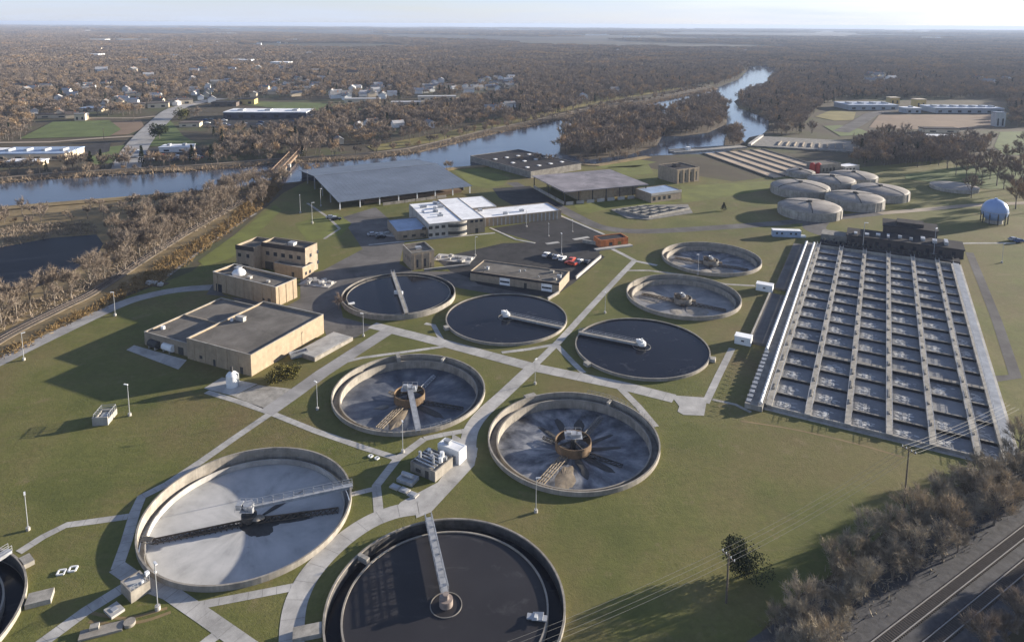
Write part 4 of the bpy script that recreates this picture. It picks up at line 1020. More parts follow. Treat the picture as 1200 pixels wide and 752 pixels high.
# digesters
DOMES = [((948.5, 251), 35.0, 5.0, 'grey white digester dome nearest the road, with a dark seam over its cap'), ((937.5, 226.5), 32.5, 5.0, 'grey white digester dome at the left of the cluster, behind the nearest'),
         ((1001, 241), 32, 5.5, 'cream sunlit digester dome right of the nearest dome'), ((974, 219), 26, 5.5, 'greenish grey digester dome in the middle of the cluster'),
         ((1031, 231), 31, 5.0, 'wide low digester dome at the right side of the cluster'), ((938, 206), 16, 3.4, 'small grey dome at the back left of the digester cluster'), ((1000, 211), 26, 3.6, 'flat grey digester dome at the back beside the red tank')]
for (px, wpx, h, lab) in DOMES:
    c = G(*px); zc = c.y * math.cos(PITCH) + H * math.sin(PITCH); r = wpx * zc / F
    t = thing('digester_dome', lab, 'digester', (c.x, c.y, 0), q.uniform(0, 3), 'digester domes')
    mb = MB(); mb.lathe([(r, 0), (r, h), (r - .4, h), (r - .4, h - .2)], 56)
    for k in range(20):
        a = 2 * PI * k / 20; mb.bar((r * math.cos(a), r * math.sin(a), .1), (r * math.cos(a), r * math.sin(a), h - .1), .5, .35)
    mb.build('wall', CONC, t)
    cap = MB().lathe([(r - .4, h - .2)] + [((r - .4) * math.cos(k * PI / 16), h - .2 + r * .15 * math.sin(k * PI / 16)) for k in range(1, 8)] + [(.05, h - .2 + r * .15)], 56).build('dome_cap', DOMEC, t, smooth=True)
    mb = MB()
    for a in (0.4, 2.3, 4.2):
        pts = [((r - .4) * math.cos(k * PI / 16) * math.cos(a), (r - .4) * math.cos(k * PI / 16) * math.sin(a), h - .1 + r * .15 * math.sin(k * PI / 16)) for k in range(0, 9)]
        for u, v in zip(pts, pts[1:]): mb.bar(u, v, .45, .2)
    mb.build('seam', STEEL_D, cap)
    mb = MB(); mb.cyl(1.3, h + r * .15 - .4, h + r * .15 + .8, 12); mb.box(-2.4, -1, -.6, .6, h + r * .15 - .5, h + r * .15 + .5); mb.build('gas_hood', STEEL_D, t)
c = G(1118, 221.5); zc = c.y * math.cos(PITCH) + H * math.sin(PITCH); r = 25 * zc / F
t = thing('covered_tank', 'wide flat grey covered tank standing alone on the grass right of the domes', 'tank', (c.x, c.y, 0)); MB().lathe([(r, 0), (r, 2.4), (r - .4, 2.4)], 56).build('wall', CONC, t); MB().lathe([(r - .42, 2.3), (r * .6, 3.3), (.05, 3.9)], 56).build('roof', DOMEC, t)
# red tank and neighbours
c = G(955, 203); t = thing('red_tank', 'pair of red vertical tanks behind the digester domes', 'tank', (c.x, c.y, 0))
for x in (-2.2, 2.2): MB().lathe([(2.0, 0), (2.0, 7), (1.0, 7.8), (.05, 8)], 20, cx=x).build('tank_shell', mat('red_paint', (.42, .05, .035), .5, .15, .4), t)
b = Bld('digester_house', 'grey rounded end building right of the red tanks', (962, 204), (985, 201.5), (962, 196)); b.vol(0, b.W, 0, 14, 6.5, CONC_D, ROOF, .4)
for k in range(4): b.front('window', 1.5 + 3.6 * k, 3.2 + 3.6 * k, 1.5, 4, GLASS)
b = Bld('digester_house', 'low cream building at the far right of the digester cluster', (990, 202), (1007, 200), (990, 197)); b.vol(0, b.W, 0, 9, 4, CONC_L, ROOF_W, .3)
for k in range(3): b.front('window', 1.5 + 3.6 * k, 3.2 + 3.6 * k, 1.2, 2.6, GLASS)
# sphere
c = G(1164.5, 261); t = thing('gas_sphere', 'pale blue spherical gas tank standing on the grass at the right edge', 'gas tank', (c.x, c.y, 0))
rs = 6.5; zc_ = 7.0
MB().lathe([(rs * math.sin(PI * k / 32), zc_ - rs * math.cos(PI * k / 32)) for k in range(33)], 56).build('sphere_shell', SPHP, t, smooth=True)
MB().ring(4.0, 4.2, 0, 2.2, 40).build('support_skirt', CONC, t)
for k in range(10):
    a = 2 * PI * k / 10; MB().bar((6.3 * math.cos(a), 6.3 * math.sin(a), 0), (6.3 * math.cos(a), 6.3 * math.sin(a), 6.6), .4).build('support_leg', STEEL_D, t)
MB().ring(6.45, 6.75, 6.6, 6.8, 56).build('catwalk', METAL, t)
MB().cyl(.8, zc_ + rs - .1, zc_ + rs + .6, 12).build('top_hatch', SPHP, t)
# drying beds, filter beds
def quad_uv(px4):
    a, b_, c_, d_ = [G(*p) for p in px4]
    return lambda u, v: (a * (1 - u) + b_ * u) * (1 - v) + (d_ * (1 - u) + c_ * u) * v
db = thing('drying_beds', 'row of long tan sludge drying beds split by shadow-dark low walls beside the river', 'drying beds', (0, 0, 0))
f = quad_uv([(824, 180), (893, 175), (972, 199), (905, 209)])
mb = MB(); mb.prism([tuple(f(u, v)) for u, v in ((0, 0), (1, 0), (1, 1), (0, 1))], 0, .12); mb.build('sand_bed', mat('bed_sand', (.46, .355, .25), .95, .3, .05), db)
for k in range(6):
    u = k / 5; p, r = f(u, 0), f(u, 1); MB().bar((p.x, p.y, .35), (r.x, r.y, .35), 1.6, .7).build('divider_wall', STEEL_D, db)  # dividers coloured dark to stand for their shadow lines
fb = thing('filter_beds', 'grey concrete filter deck with a row of short tan walls beyond the drying beds', 'filter beds', (0, 0, 0))
f = quad_uv([(878, 172), (893, 161), (1004, 167), (1010, 180)])
mb = MB(); mb.prism([tuple(f(u, v)) for u, v in ((0, 0), (1, 0), (1, 1), (0, 1))], 0, 1.2); mb.build('deck', CONC_D, fb)
for k in range(9):
    v = .25 + k * .075; p, r = f(.15, v), f(.55, v); MB().bar((p.x, p.y, 1.6), (r.x, r.y, 1.6), 1.0, .9).build('divider_wall', SAND, fb)
p, r = f(0, 0), f(1, 0); MB().bar((p.x, p.y, 1.4), (r.x, r.y, 1.4), 3, 2.6).build('end_wall', CONC_L, fb)
# weir at the river
a, c_ = G(784, 178), G(868, 172); d = c_ - a
t = thing('river_weir', 'long grey concrete intake apron with a low wall at the water edge below the island', 'weir', (a.x, a.y, 0), math.atan2(d.y, d.x)); MB().box(0, d.length, -9, 0, 0, 1.3).build('apron', CONC, t); MB().box(0, d.length, .01, 1.2, 0, 2.0).build('weir_wall', CONC_D, t); MB().box(d.length * .2, d.length * .24, -6, -2, 1.31, 4).build('gate_house', WHITE, t)
# open settling cells on the lawn
cp = [(716, 246), (752, 241), (806, 240), (812, 250), (760, 258), (735, 256)]
t = thing('open_cells', 'grid of low open concrete cells on the grass below the purplish roofed hall', 'cells', (0, 0, 0)); mb = MB(); mb.prism(poly_px(cp), 0, .35); mb.build('cell_floor', CONC_D, t)
f = quad_uv([(722, 248), (755, 243), (808, 246), (760, 256)]); mb = MB()
for k in range(5):
    for (p, r) in ((f(k / 4, 0), f(k / 4, 1)), (f(0, k / 4), f(1, k / 4))): mb.bar((p.x, p.y, .8), (r.x, r.y, .8), .6, 1.4)
mb.build('cell_wall', CONC, t)
# pump station between the tanks
b = Bld('pump_station', 'small pump station crowded with pipes and white tanks amid the footpaths', (510, 565), (474, 549), (528, 546)); sg = 1 if b.D > 0 else -1
yy = abs(b.D); b.vol(0, b.W * .8, 0, yy, 2.4, WALLC, CONC_D, .3)
for k in range(9):
    x, y = q.uniform(.8, b.W * .75), q.uniform(.8, yy - .8)
    MB().cyl(q.uniform(.25, .6), 2.4, q.uniform(3.2, 4.8), 12, x, sg * y).build('pipe_stack', METAL if k % 3 else WHITE, b.t)
mb = MB()
for k in range(5): mb.tube((1, sg * (1 + k * 1.1), 2.9), (b.W * .75, sg * (1.2 + k * 1.1), 2.9), .18)
mb.build('pipework', METAL, b.t)
b.front('door', 2, 3.1, 0, 2.0, STEEL_D); b.front('vent', 4.5, 6, .8, 1.6, STEEL_D)
b2 = Bld('white_container', 'large white equipment container beside the pump station', (538, 545), (513, 535), (546, 538)); yy = max(3.2, abs(b2.D)); b2.vol(0, b2.W, 0, yy, 3.6, WHITE, ROOF_W, .05); b2.roofbox('roof_unit', b2.W * .7, yy * .5, 1.5, 1.2, 3.6, .9, METAL); b2.front('door', 1, 2.1, 0, 2.1, METAL)
for i, (px, lab) in enumerate((((463, 571), 'left'), ((474, 575), 'middle'), ((484, 580), 'right'))):
    c = G(*px); t = thing('access_hatch', {0: 'flat concrete hatch slab on the lawn farthest from the curved path below the pump station', 1: 'middle flat concrete hatch slab in the row of three below the pump station', 2: 'flat concrete hatch slab nearest the curved path below the pump station'}[i], 'hatch', (c.x, c.y, 0), -.5, 'hatch slabs below the pump station')
    MB().box(-1.2, 1.2, -.8, .8, 0, .35).build('slab', CONC_L, t); MB().box(-.8, .8, -.5, .5, .353, .42).build('lid', METAL, t)
c = G(478, 563); t = thing('equipment_skid', 'grey equipment skid in the shade beside the pump station', 'equipment', (c.x, c.y, 0), -.45); MB().box(-2.2, 2.2, -1.6, 1.6, 0, .9).build('skid_base', METAL, t); MB().tube((-1.6, 0, 1.5), (1.6, 0, 1.5), .55, .55, 12).build('vessel', METAL, t)
# small valve station lower left
b = Bld('valve_station', 'small flat topped concrete valve chamber near the white floored tank', (154, 707), (142, 694), (174, 690)); yy = abs(b.D); b.vol(0, b.W, 0, yy, 2.3, WALLC, CONC_L, .1); sg = 1 if b.D > 0 else -1
for x, y, s in ((.8, 2.5, .5), (2, 4, .7), (1.2, 5.2, .4)): MB().box(x - s / 2, x + s / 2, sg * y - s / 2, sg * y + s / 2, 2.3, 2.3 + s).build('hatch', WHITE, b.t)
mb = MB()
for k in range(6): mb.bar((.15, sg * yy * k / 5, 2.4), (.15, sg * yy * k / 5, 3.4), .06)
mb.bar((.15, 0, 3.4), (.15, sg * yy, 3.4), .06); mb.build('handrail', METAL, b.t)
c = G(134, 716); t = thing('access_hatch', 'square concrete slab on the grass just left of the small valve chamber', 'hatch', (c.x, c.y, 0), -.6); MB().box(-1.5, 1.5, -1.2, 1.2, 0, .5).build('slab', CONC_L, t); MB().box(-.6, .6, -.5, .5, .502, .6).build('lid', METAL, t)
c = G(152, 731); t = thing('concrete_manhole', 'round concrete manhole top at the bottom edge left of the brown water tank', 'manhole', (c.x, c.y, 0), .35); MB().cyl(1.0, 0, .6, 20).build('collar', WALLC, t); MB().box(-8, -1.05, -1.2, 1.0, 0, .4).build('slab', WALLC, t); MB().box(-6.5, -5.0, .2, 1.4, .402, .9).build('lid', CONC, t)
for i, (px, lab) in enumerate((((79, 669), 'twin white pipe frames lying flat on the grass near the left edge tank'), ((438, 536), 'small white pipe frames on the grass beside the thin path above the white floored tank'))):
    c = G(*px); t = thing('pipe_rack', lab, 'pipe rack', (c.x, c.y, 0), .2 if i == 0 else -.7)
    for dx, dy in ((-1.0, -.2), (.9, .3)):
        mb = MB(); r = .9 if i == 0 else .6
        for k in range(4):
            a, e = PI / 4 + k * PI / 2, PI / 4 + (k + 1) * PI / 2
            mb.bar((dx + r * math.cos(a), dy + r * math.sin(a), .15), (dx + r * math.cos(e), dy + r * math.sin(e), .15), .28)
        mb.build('frame', WHITE, t)
c = G(123, 492); t = thing('meter_vault', 'small open metal framed vault standing in the left lawn', 'vault', (c.x, c.y, 0), .12)
MB().box(-2, 2, -2.8, -2.4, 0, 2.4).build('wall', CONC_L, t)
mb = MB(); mb.box(-2, -1.7, -2.39, 3, 0, 1.6); mb.box(1.7, 2, -2.39, 3, 0, 1.6); mb.box(-1.69, 1.69, 2.7, 3, 0, 1.6); mb.build('wall', CONC, t)
mb = MB()
for k in range(6): mb.bar((-1.85, -2.3 + k, 1.6), (-1.85, -2.3 + k, 3), .1); mb.bar((1.85, -2.3 + k, 1.6), (1.85, -2.3 + k, 3), .1); mb.bar((-1.85, -2.3 + k, 3), (1.85, -2.3 + k, 3), .1)
for s in (-1.85, 1.85): mb.bar((s, -2.3, 3), (s, 2.7, 3), .1)
mb.build('guard_rail', METAL, t); MB().box(-1.2, 1.2, -1.5, 1.8, 0, 1.2).build('pump_skid', METAL, t)
# white silo
c = G(272.5, 452); t = thing('chemical_silo', 'white upright chemical tank on the pad at the corner of the big tan building', 'tank', (c.x, c.y, 0)); MB().lathe([(1.75, .07), (1.75, 3.6), (1.2, 4.3), (.4, 4.6), (.05, 4.62)], 28).build('tank_shell', WHITE, t, smooth=False); MB().cyl(.35, 4.6, 6.3, 10).build('vent_pipe', STEEL_D, t); MB().box(1.76, 2.0, -.25, .25, .1, 4.2).build('ladder', METAL, t)
for i, (px, lab, L_) in enumerate((((181, 408), 'dark covered tank trailer parked on the pad by the low tan block', 4.5), ((198, 412), 'white horizontal tank on the pad by the low tan block', 4.8))):
    c = G(*px); t = thing('storage_tank', lab, 'tank', (c.x, c.y, 0), b.rz * 0 - .48); m_ = STEEL_D if i == 0 else WHITE
    MB().tube((-L_ / 2, 0, 1.6), (L_ / 2, 0, 1.6), 1.2, 1.2, 16).build('tank_shell', m_, t)
    for x in (-1.5, 1.5): MB().box(x - .25, x + .25, -1, 1, .07, .9).build('saddle', CONC, t)
c = G(350, 418); t = thing('dumpster', 'grey waste skip at the foot of the loading dock', 'skip', (c.x, c.y, 0), .55); mb = MB(); mb.v = [(-2.6, -1.1, .2), (2.6, -1.1, .2), (2.6, 1.1, .2), (-2.6, 1.1, .2), (-3, -1.25, 1.9), (3, -1.25, 1.9), (3, 1.25, 1.9), (-3, 1.25, 1.9), (-2.8, -1.1, 1.9), (2.8, -1.1, 1.9), (2.8, 1.1, 1.9), (-2.8, 1.1, 1.9), (-2.5, -1, .5), (2.5, -1, .5), (2.5, 1, .5), (-2.5, 1, .5)]
mb.f = [(3, 2, 1, 0), (0, 1, 5, 4), (1, 2, 6, 5), (2, 3, 7, 6), (3, 0, 4, 7), (4, 5, 9, 8), (5, 6, 10, 9), (6, 7, 11, 10), (7, 4, 8, 11), (8, 9, 13, 12), (9, 10, 14, 13), (10, 11, 15, 14), (11, 8, 12, 15), (12, 13, 14, 15)]
mb.build('skip_body', METAL, t); MB().box(-2.8, 2.8, -.15, .15, 0, .2).build('skid', STEEL_D, t)
# pad equipment behind the small tower and by the pump building
for px, lab, s in (((532, 303), 'pale concrete pad of low equipment right of the small brick tower', 1.3), ((372, 332), 'cluttered pad of pale valves and pipes beside the pump building', 1.0), ((182, 333), 'pile of pale rubble and pipe fittings beside the curved service road', .7), ((455, 275), 'row of pale machinery at the left end of the administration building', .9)):
    c = G(*px); t = thing('equipment_yard' if 'rubble' not in lab else 'rubble_pile', lab, 'equipment' if 'rubble' not in lab else 'rubble', (c.x, c.y, 0), -.25)
    MB().box(-7 * s, 7 * s, -3.5 * s, 3.5 * s, 0, .2).build('pad', CONC_L if 'rubble' not in lab else LEAFL, t)
    mb = MB()
    for k in range(14):
        x, y, e = q.uniform(-6, 6) * s, q.uniform(-3, 3) * s, q.uniform(.4, 1.3); a = q.uniform(0, 3)
        mb.bar((x - e * math.cos(a), y - e * math.sin(a), .2 + e * .4), (x + e * math.cos(a), y + e * math.sin(a), .2 + e * .4), e * 1.2, e * .8)
    mb.build('machinery' if 'rubble' not in lab else 'rubble_blocks', CONC_L if s != .9 else METAL, t)

# ------------------------------------------------------------------ trees
def tree_shapes(seed, Ht, W, n_limb, n_twig, tw, tl, base=.22, sub=3, round_=.42, lf=1.0):
    q = random.Random(seed); tr = MB(); cr = MB()
    top = Vector((q.uniform(-.3, .3), q.uniform(-.3, .3), Ht * .55))
    tr.tube((0, 0, -.1), top * .55, .020 * Ht + .05, .014 * Ht, 6); tr.tube(top * .55, top, .014 * Ht, .007 * Ht, 5)
    segs = []
    for i in range(n_limb):
        a = i * 2.4 + q.uniform(-.4, .4); k = q.uniform(base, .55)
        s = Vector((0, 0, Ht * k)); e_r = W / 2 * q.uniform(.45, 1.0); phi = q.uniform(.1, 1.25)
        e = Vector((e_r * math.cos(a) * math.cos(phi * .8), e_r * math.sin(a) * math.cos(phi * .8), Ht * (.55 + round_ * math.sin(phi) * q.uniform(.6, 1.05))))
        m_ = s.lerp(e, .5) + Vector((q.uniform(-.5, .5), q.uniform(-.5, .5), -.04 * Ht))
        tr.tube(s, m_, .008 * Ht * lf, .005 * Ht * lf, 4, False); tr.tube(m_, e, .005 * Ht * lf, .0025 * Ht * lf, 4, False)
        segs += [(m_, e)]
        for j in range(sub):
            b_ = s.lerp(e, q.uniform(.35, .9)); d = (e - s).normalized() + Vector((q.uniform(-1, 1), q.uniform(-1, 1), q.uniform(-.2, .9)))
            f_ = b_ + d.normalized() * W * q.uniform(.12, .26)
            tr.tube(b_, f_, .003 * Ht * lf, .0015 * Ht * lf, 3, False); segs.append((b_, f_))
    segs.append((top * .8, top + Vector((0, 0, Ht * .4))))
    c0 = Vector((0, 0, Ht * .45))
    for i in range(n_twig):
        p0, p1 = segs[q.randrange(len(segs))]
        p = p0.lerp(p1, q.random() ** .6)
        d = ((p - c0).normalized() * .8 + Vector((q.gauss(0, .6), q.gauss(0, .6), q.gauss(.35, .5)))).normalized()
        L_ = tl * q.uniform(.5, 1.3); w = Vector((q.gauss(0, 1), q.gauss(0, 1), q.gauss(0, 1))).cross(d).normalized() * tw * q.uniform(.6, 1.4) / 2
        k = len(cr.v); p = p + Vector((q.gauss(0, .25), q.gauss(0, .25), q.gauss(0, .2))) * tl * .5
        cr.v += [tuple(p - w), tuple(p + w), tuple(p + d * L_)]; cr.f.append((k, k + 1, k + 2))
    return tr, cr
def leafy_shapes(seed, Ht, W, n, ls, conifer=False, base=.1):
    q = random.Random(seed); tr = MB(); cr = MB()
    tr.tube((0, 0, -.1), (0, 0, Ht * .85), .02 * Ht + .05, .006 * Ht, 6)
    lob = [(Vector((q.uniform(-.3, .3) * W, q.uniform(-.3, .3) * W, Ht * q.uniform(.35, .75))), q.uniform(.2, .38) * W) for _ in range(9)]
    for i in range(n):
        if conifer:
            z = q.random() ** .8; r = W / 2 * (1 - z) * (.55 + .5 * q.random()) * (1 + .25 * math.sin(z * 40)); a = q.uniform(0, 2 * PI)
            p = Vector((r * math.cos(a), r * math.sin(a), Ht * (base + (1 - base) * z)))
        else:
            c, r = lob[q.randrange(9)]; v = Vector((q.gauss(0, 1), q.gauss(0, 1), q.gauss(0, .8))).normalized() * r * q.uniform(.6, 1.1); p = c + v
            if p.z < .1: p.z = .1
        d = Vector((q.gauss(0, 1), q.gauss(0, 1), q.gauss(0, .6))).normalized() * ls; w = d.cross(Vector((q.gauss(0, 1), q.gauss(0, 1), q.gauss(0, 1)))).normalized() * ls * .45
        k = len(cr.v); cr.v += [tuple(p - w), tuple(p + w), tuple(p + d)]; cr.f.append((k, k + 1, k + 2))
    return tr, cr
def tree_proto(name, label, group, shapes, bark, crown_m, cat='tree'):
    t = thing(name, label, cat, (0, 0, -500), 0, group)
    shapes[0].build('trunk', bark, t); shapes[1].build('crown', crown_m, t)
    return t
class Kind:
    """a set of tree shapes; the first use of each shape moves its own tree, later uses copy it"""
    def __init__(s, protos): s.p = protos; s.used = [False] * len(protos)
    def put(s, x, y, sc_=1.0, label=None, group=None):
        i = rnd.randrange(len(s.p)); scl = (sc_ * rnd.uniform(.9, 1.1), sc_ * rnd.uniform(.9, 1.1), sc_)
        if not s.used[i]:
            s.used[i] = True; t = s.p[i]; t.location = (x, y, 0); t.rotation_euler.z = rnd.uniform(0, 6.3); t.scale = scl
            if label: t['label'] = label
            if group: t['group'] = group
            return t
        return dup(s.p[i], (x, y), rnd.uniform(0, 6.3), label, group, scl)
    def purge(s):
        for i, t in enumerate(s.p):
            if not s.used[i]:
                for c in list(t.children_recursive): bpy.data.objects.remove(c)
                bpy.data.objects.remove(t)
def scatter(poly, gap, tries=None, jitter=True, avoid=()):
    xs = [p[0] for p in poly]; ys = [p[1] for p in poly]; pts = []
    x = min(xs)
    row = 0
    while x < max(xs):
        y = min(ys) + (gap / 2 if row % 2 else 0)
        while y < max(ys):
            p = (x + rnd.uniform(-.4, .4) * gap, y + rnd.uniform(-.4, .4) * gap)
            if inside(p, poly) and not any(inside(p, a) for a in avoid): pts.append(p)
            y += gap
        x += gap * .9; row += 1
    return pts
PALEB = mat('pale_bark', (.20, .168, .135), .95, .3, 1)
LAB_R = 'bare brown tree in the thicket between the lawn and the railway tracks'
rail_k = Kind([tree_proto('bare_tree', LAB_R, 'bare trees beside the railway', tree_shapes(100 + i, q.uniform(7, 10.5), q.uniform(6, 8.5), 11, 1700, .06, 1.25, .06, 5, lf=1.3), PALEB, TWIG_B) for i in range(7)])
RAILP = [tuple(G(x, y)) for x, y in [(870, 800), (893, 738), (930, 700), (985, 668), (1040, 620), (1100, 585), (1150, 552), (1200, 530), (1250, 520), (1262, 560), (1200, 595), (1090, 672), (1000, 738), (950, 800)]]
for p in scatter(RAILP, 4.5): rail_k.put(p[0], p[1], rnd.uniform(.65, 1.25))
rail_k2 = Kind([tree_proto('bare_tree', 'pale bare tree on the far side of the railway tracks in the bottom right corner', 'bare trees beyond the tracks', tree_shapes(120 + i, 8, 7, 11, 2000, .075, 1.3, .08, 4), BARK, TWIG_G) for i in range(2)])
for px in ((1192, 742), (1175, 756), (1215, 728), (1240, 715), (1262, 700), (1228, 752), (1150, 770), (1222, 690), (1238, 678), (1256, 664), (1275, 655), (1300, 640), (1325, 628), (1280, 690), (1310, 670), (1345, 650), (1250, 735), (1290, 720), (1330, 690)): g = G(*px); rail_k2.put(g.x, g.y, rnd.uniform(.8, 1.1))
LAB_L = 'pale bare tree on the strip between the pond, the river and the old rail line'
bank_k = Kind([tree_proto('bare_tree', LAB_L, 'bare trees on the river bank at left', tree_shapes(200 + i, q.uniform(12, 16), q.uniform(9, 12), 12, 1700, .11, 1.9, .06, 4, lf=1.15), PALEB, TWIG_G) for i in range(7)])
Z1 = poly_px([(-90, 382), (0, 362), (62, 345), (108, 322), (126, 292), (150, 268), (200, 250), (262, 226), (296, 214), (306, 216), (262, 252), (205, 285), (150, 318), (90, 350), (20, 378), (-90, 420)])
for p in scatter(Z1, 8.0): bank_k.put(p[0], p[1], rnd.uniform(.55, 1.1))
Z2 = poly_px([(-120, 272), (0, 254), (150, 240), (262, 231), (200, 248), (120, 262), (60, 264), (0, 270), (-120, 290)])
Z1B = poly_px([(286, 236), (304, 213), (330, 204), (338, 214), (318, 232), (296, 252)])
for p in scatter(Z1B, 8.0): bank_k.put(p[0], p[1], rnd.uniform(.4, .8))
Z2P = scatter(Z2, 9)
LAB_S = 'tall dark bare tree on the lawns around the pale blue gas sphere'
sph_k = Kind([tree_proto('bare_tree', LAB_S, 'bare trees around the gas sphere', tree_shapes(300 + i, q.uniform(15, 19), q.uniform(12, 15), 12, 1400, .17, 2.3, .18, 3), BARK, TWIG) for i in range(4)])
for px in ((1150, 216), (1160, 210), (1168, 218), (1185, 213), (1196, 220), (1143, 208), (1120, 205), (1190, 245), (1202, 250), (1180, 200), (1210, 230), (1138, 232), (1196, 190), (1205, 200), (1075, 196), (1090, 192), (1170, 205), (1190, 206), (1200, 212), (1176, 222), (1158, 200), (1132, 212), (1205, 238), (1195, 232), (1185, 228), (1110, 198), (1100, 194), (1128, 198), (1192, 180), (1200, 172), (1180, 192), (1168, 193), (1146, 197)):
    g = G(*px); sph_k.put(g.x, g.y, rnd.uniform(.7, 1.1))
for name, lab, px, sh, m_ in (('evergreen_tree', 'dark spreading evergreen standing alone beside the near power pole', (874, 672), leafy_shapes(1, 6.5, 9, 4200, .32), NEEDLE),
    ('shrub', 'round olive shrub at the foot of the big tan building near the loading dock', (329, 446), leafy_shapes(2, 4.4, 7.5, 1500, .5), BUSHG), ('shrub', 'smaller olive shrub between the round shrub and the concrete road', (343, 440), leafy_shapes(3, 3.0, 5, 900, .45), BUSHG),
    ('bare_tree', 'small dark bare tree on the yard right of the domed pump building', (397, 362), tree_shapes(77, 6, 5, 9, 900, .07, 1.1, .1, 3), TWIG),
    ('evergreen_tree', 'dark evergreen beside the country road across the river', (187, 163), leafy_shapes(4, 15, 14, 900, 1.6), NEEDLE), ('evergreen_tree', 'green leafy tree at the road bend across the river', (214, 140), leafy_shapes(5, 12, 14, 700, 1.5), BUSHG),
    ('evergreen_tree', 'dark evergreen in front of the drained brick digester lawn', (848, 247), leafy_shapes(6, 5, 4, 500, .5, True), NEEDLE), ('bare_tree', 'bare reddish tree leaning over the river weir', (858, 166), tree_shapes(78, 12, 12, 10, 700, .2, 2, .1, 3), TWIG)):
    g = G(*px); t = thing(name, lab, 'shrub' if name == 'shrub' else 'tree', (g.x, g.y, 0)); sh[0].build('trunk', BARK, t); sh[1].build('crown', m_, t)
for k_ in (rail_k, rail_k2, bank_k, sph_k): k_.purge()

# brush along the rail line and under the trees: one mass of stems
def brush(name, polys, gap, h, w, m, n=7):
    mb = MB()
    for poly in polys:
        for p in scatter(poly, gap):
            e = rnd.uniform(.4, 1.2)
            for i in range(n):
                d = Vector((rnd.gauss(0, .8), rnd.gauss(0, .8), abs(rnd.gauss(.8, .5)))).normalized() * h * e * rnd.uniform(.6, 1.2); o = Vector((p[0] + rnd.gauss(0, gap * .35), p[1] + rnd.gauss(0, gap * .35), 0)); s = Vector((rnd.gauss(0, 1), rnd.gauss(0, 1), .3)).cross(d).normalized() * w
                k = len(mb.v); mb.v += [tuple(o - s), tuple(o + s), tuple(o + d)]; mb.f.append((k, k + 1, k + 2))
    o = mb.build(name, m); o['kind'] = 'stuff'; return o
OCH = [poly_px([(-60, 436), (0, 412), (90, 368), (150, 330), (170, 318), (215, 290), (262, 262), (300, 225), (322, 208), (330, 222), (290, 258), (230, 300), (190, 330), (140, 352), (60, 390), (0, 422), (-60, 450)])]
brush('brush', OCH, 2.3, 2.3, .13, BRUSH, 18)
brush('undergrowth', [Z1, poly_px([(0, 268), (60, 262), (110, 262), (113, 274), (60, 279), (0, 290)])], 3.0, 2.8, .13, TWIG_G, 14)
BNK = [(p[0], p[1] + .5) for p in bankline]; BNK = poly_px(BNK + [(p[0], p[1] + 3) for p in BNK[::-1]])
brush('undergrowth', [BNK], 3.6, 4.0, .22, TWIG_F, 13)
brush('undergrowth', [RAILP], 2.0, 1.5, .13, TWIG_B, 8)
struct(sheet('bank_ground', poly_px([(-260, 480), (-60, 440), (0, 424), (90, 380), (150, 343), (192, 330), (262, 266), (300, 232), (335, 214), (356, 206), (345, 200), (270, 224), (150, 234), (0, 248), (-260, 290)]), .028, DRYG))
struct(sheet('bank_ground', RAILP, .032, LEAFL))
# grassy embankment lines
strip('gravel_track', [(196, 324), (240, 290), (280, 262), (300, 250)], 1.6, .05, CONC, True)

# ------------------------------------------------------------------ woods: points that carry tree shapes
def lib_tree(seed, kind):
    if kind == 'bare': tr, cr = tree_shapes(seed, q.uniform(10, 14), q.uniform(9, 12), 9, 380, .3, 2.4, .1, 2)
    elif kind == 'rust': tr, cr = leafy_shapes(seed, q.uniform(9, 12), q.uniform(8, 10), 260, 1.1)
    else: tr, cr = leafy_shapes(seed, q.uniform(10, 15), q.uniform(5, 7), 260, 1.1, True)
    return tr, cr
lib = bpy.data.collections.new('tree_library')
def lib_obj(i, tr, cr, cm):
    mb = MB(); mb.v = list(cr.v); mb.f = list(cr.f); nf = len(mb.f); mb.add(tr.v, tr.f)
    me = bpy.data.meshes.new('woodland_tree_%02d' % i); me.from_pydata(mb.v, [], mb.f); me.materials.append(cm); me.materials.append(BARK)
    for j, p in enumerate(me.polygons): p.material_index = 0 if j < nf else 1
    o = bpy.data.objects.new('woodland_tree_%02d' % i, me); lib.objects.link(o)
NB = 8
for i in range(NB): lib_obj(i, *lib_tree(500 + i, 'bare'), TWIG_F)
lib_obj(8, *lib_tree(520, 'ever'), NEEDLE)
# patch of canopy for the far country: many coarse trees in one 60 m piece
for i in range(4):
    qq = random.Random(900 + i); mb = MB()
    for k in range(40):
        x, y, h, r = qq.uniform(-32, 32), qq.uniform(-32, 32), qq.uniform(7, 13), qq.uniform(3.2, 6)
        for j in range(44):
            a, e = qq.uniform(0, 6.3), qq.uniform(0, 1.57); c = Vector((x + r * math.cos(a) * math.cos(e), y + r * math.sin(a) * math.cos(e), h * .45 + h * .55 * math.sin(e)))
            d = Vector((qq.gauss(0, 1), qq.gauss(0, 1), qq.gauss(.6, .6))).normalized() * 3; w = Vector((qq.gauss(0, 1), qq.gauss(0, 1), qq.gauss(0, 1))).cross(d).normalized() * .6
            n0 = len(mb.v); mb.v += [tuple(c - w), tuple(c + w), tuple(c + d)]; mb.f.append((n0, n0 + 1, n0 + 2))
    me = bpy.data.meshes.new('woodland_patch_%02d' % i); me.from_pydata(mb.v, [], mb.f); me.materials.append(TWIG_F)
    lib.objects.link(bpy.data.objects.new('woodland_tree_%02d' % (9 + i), me))
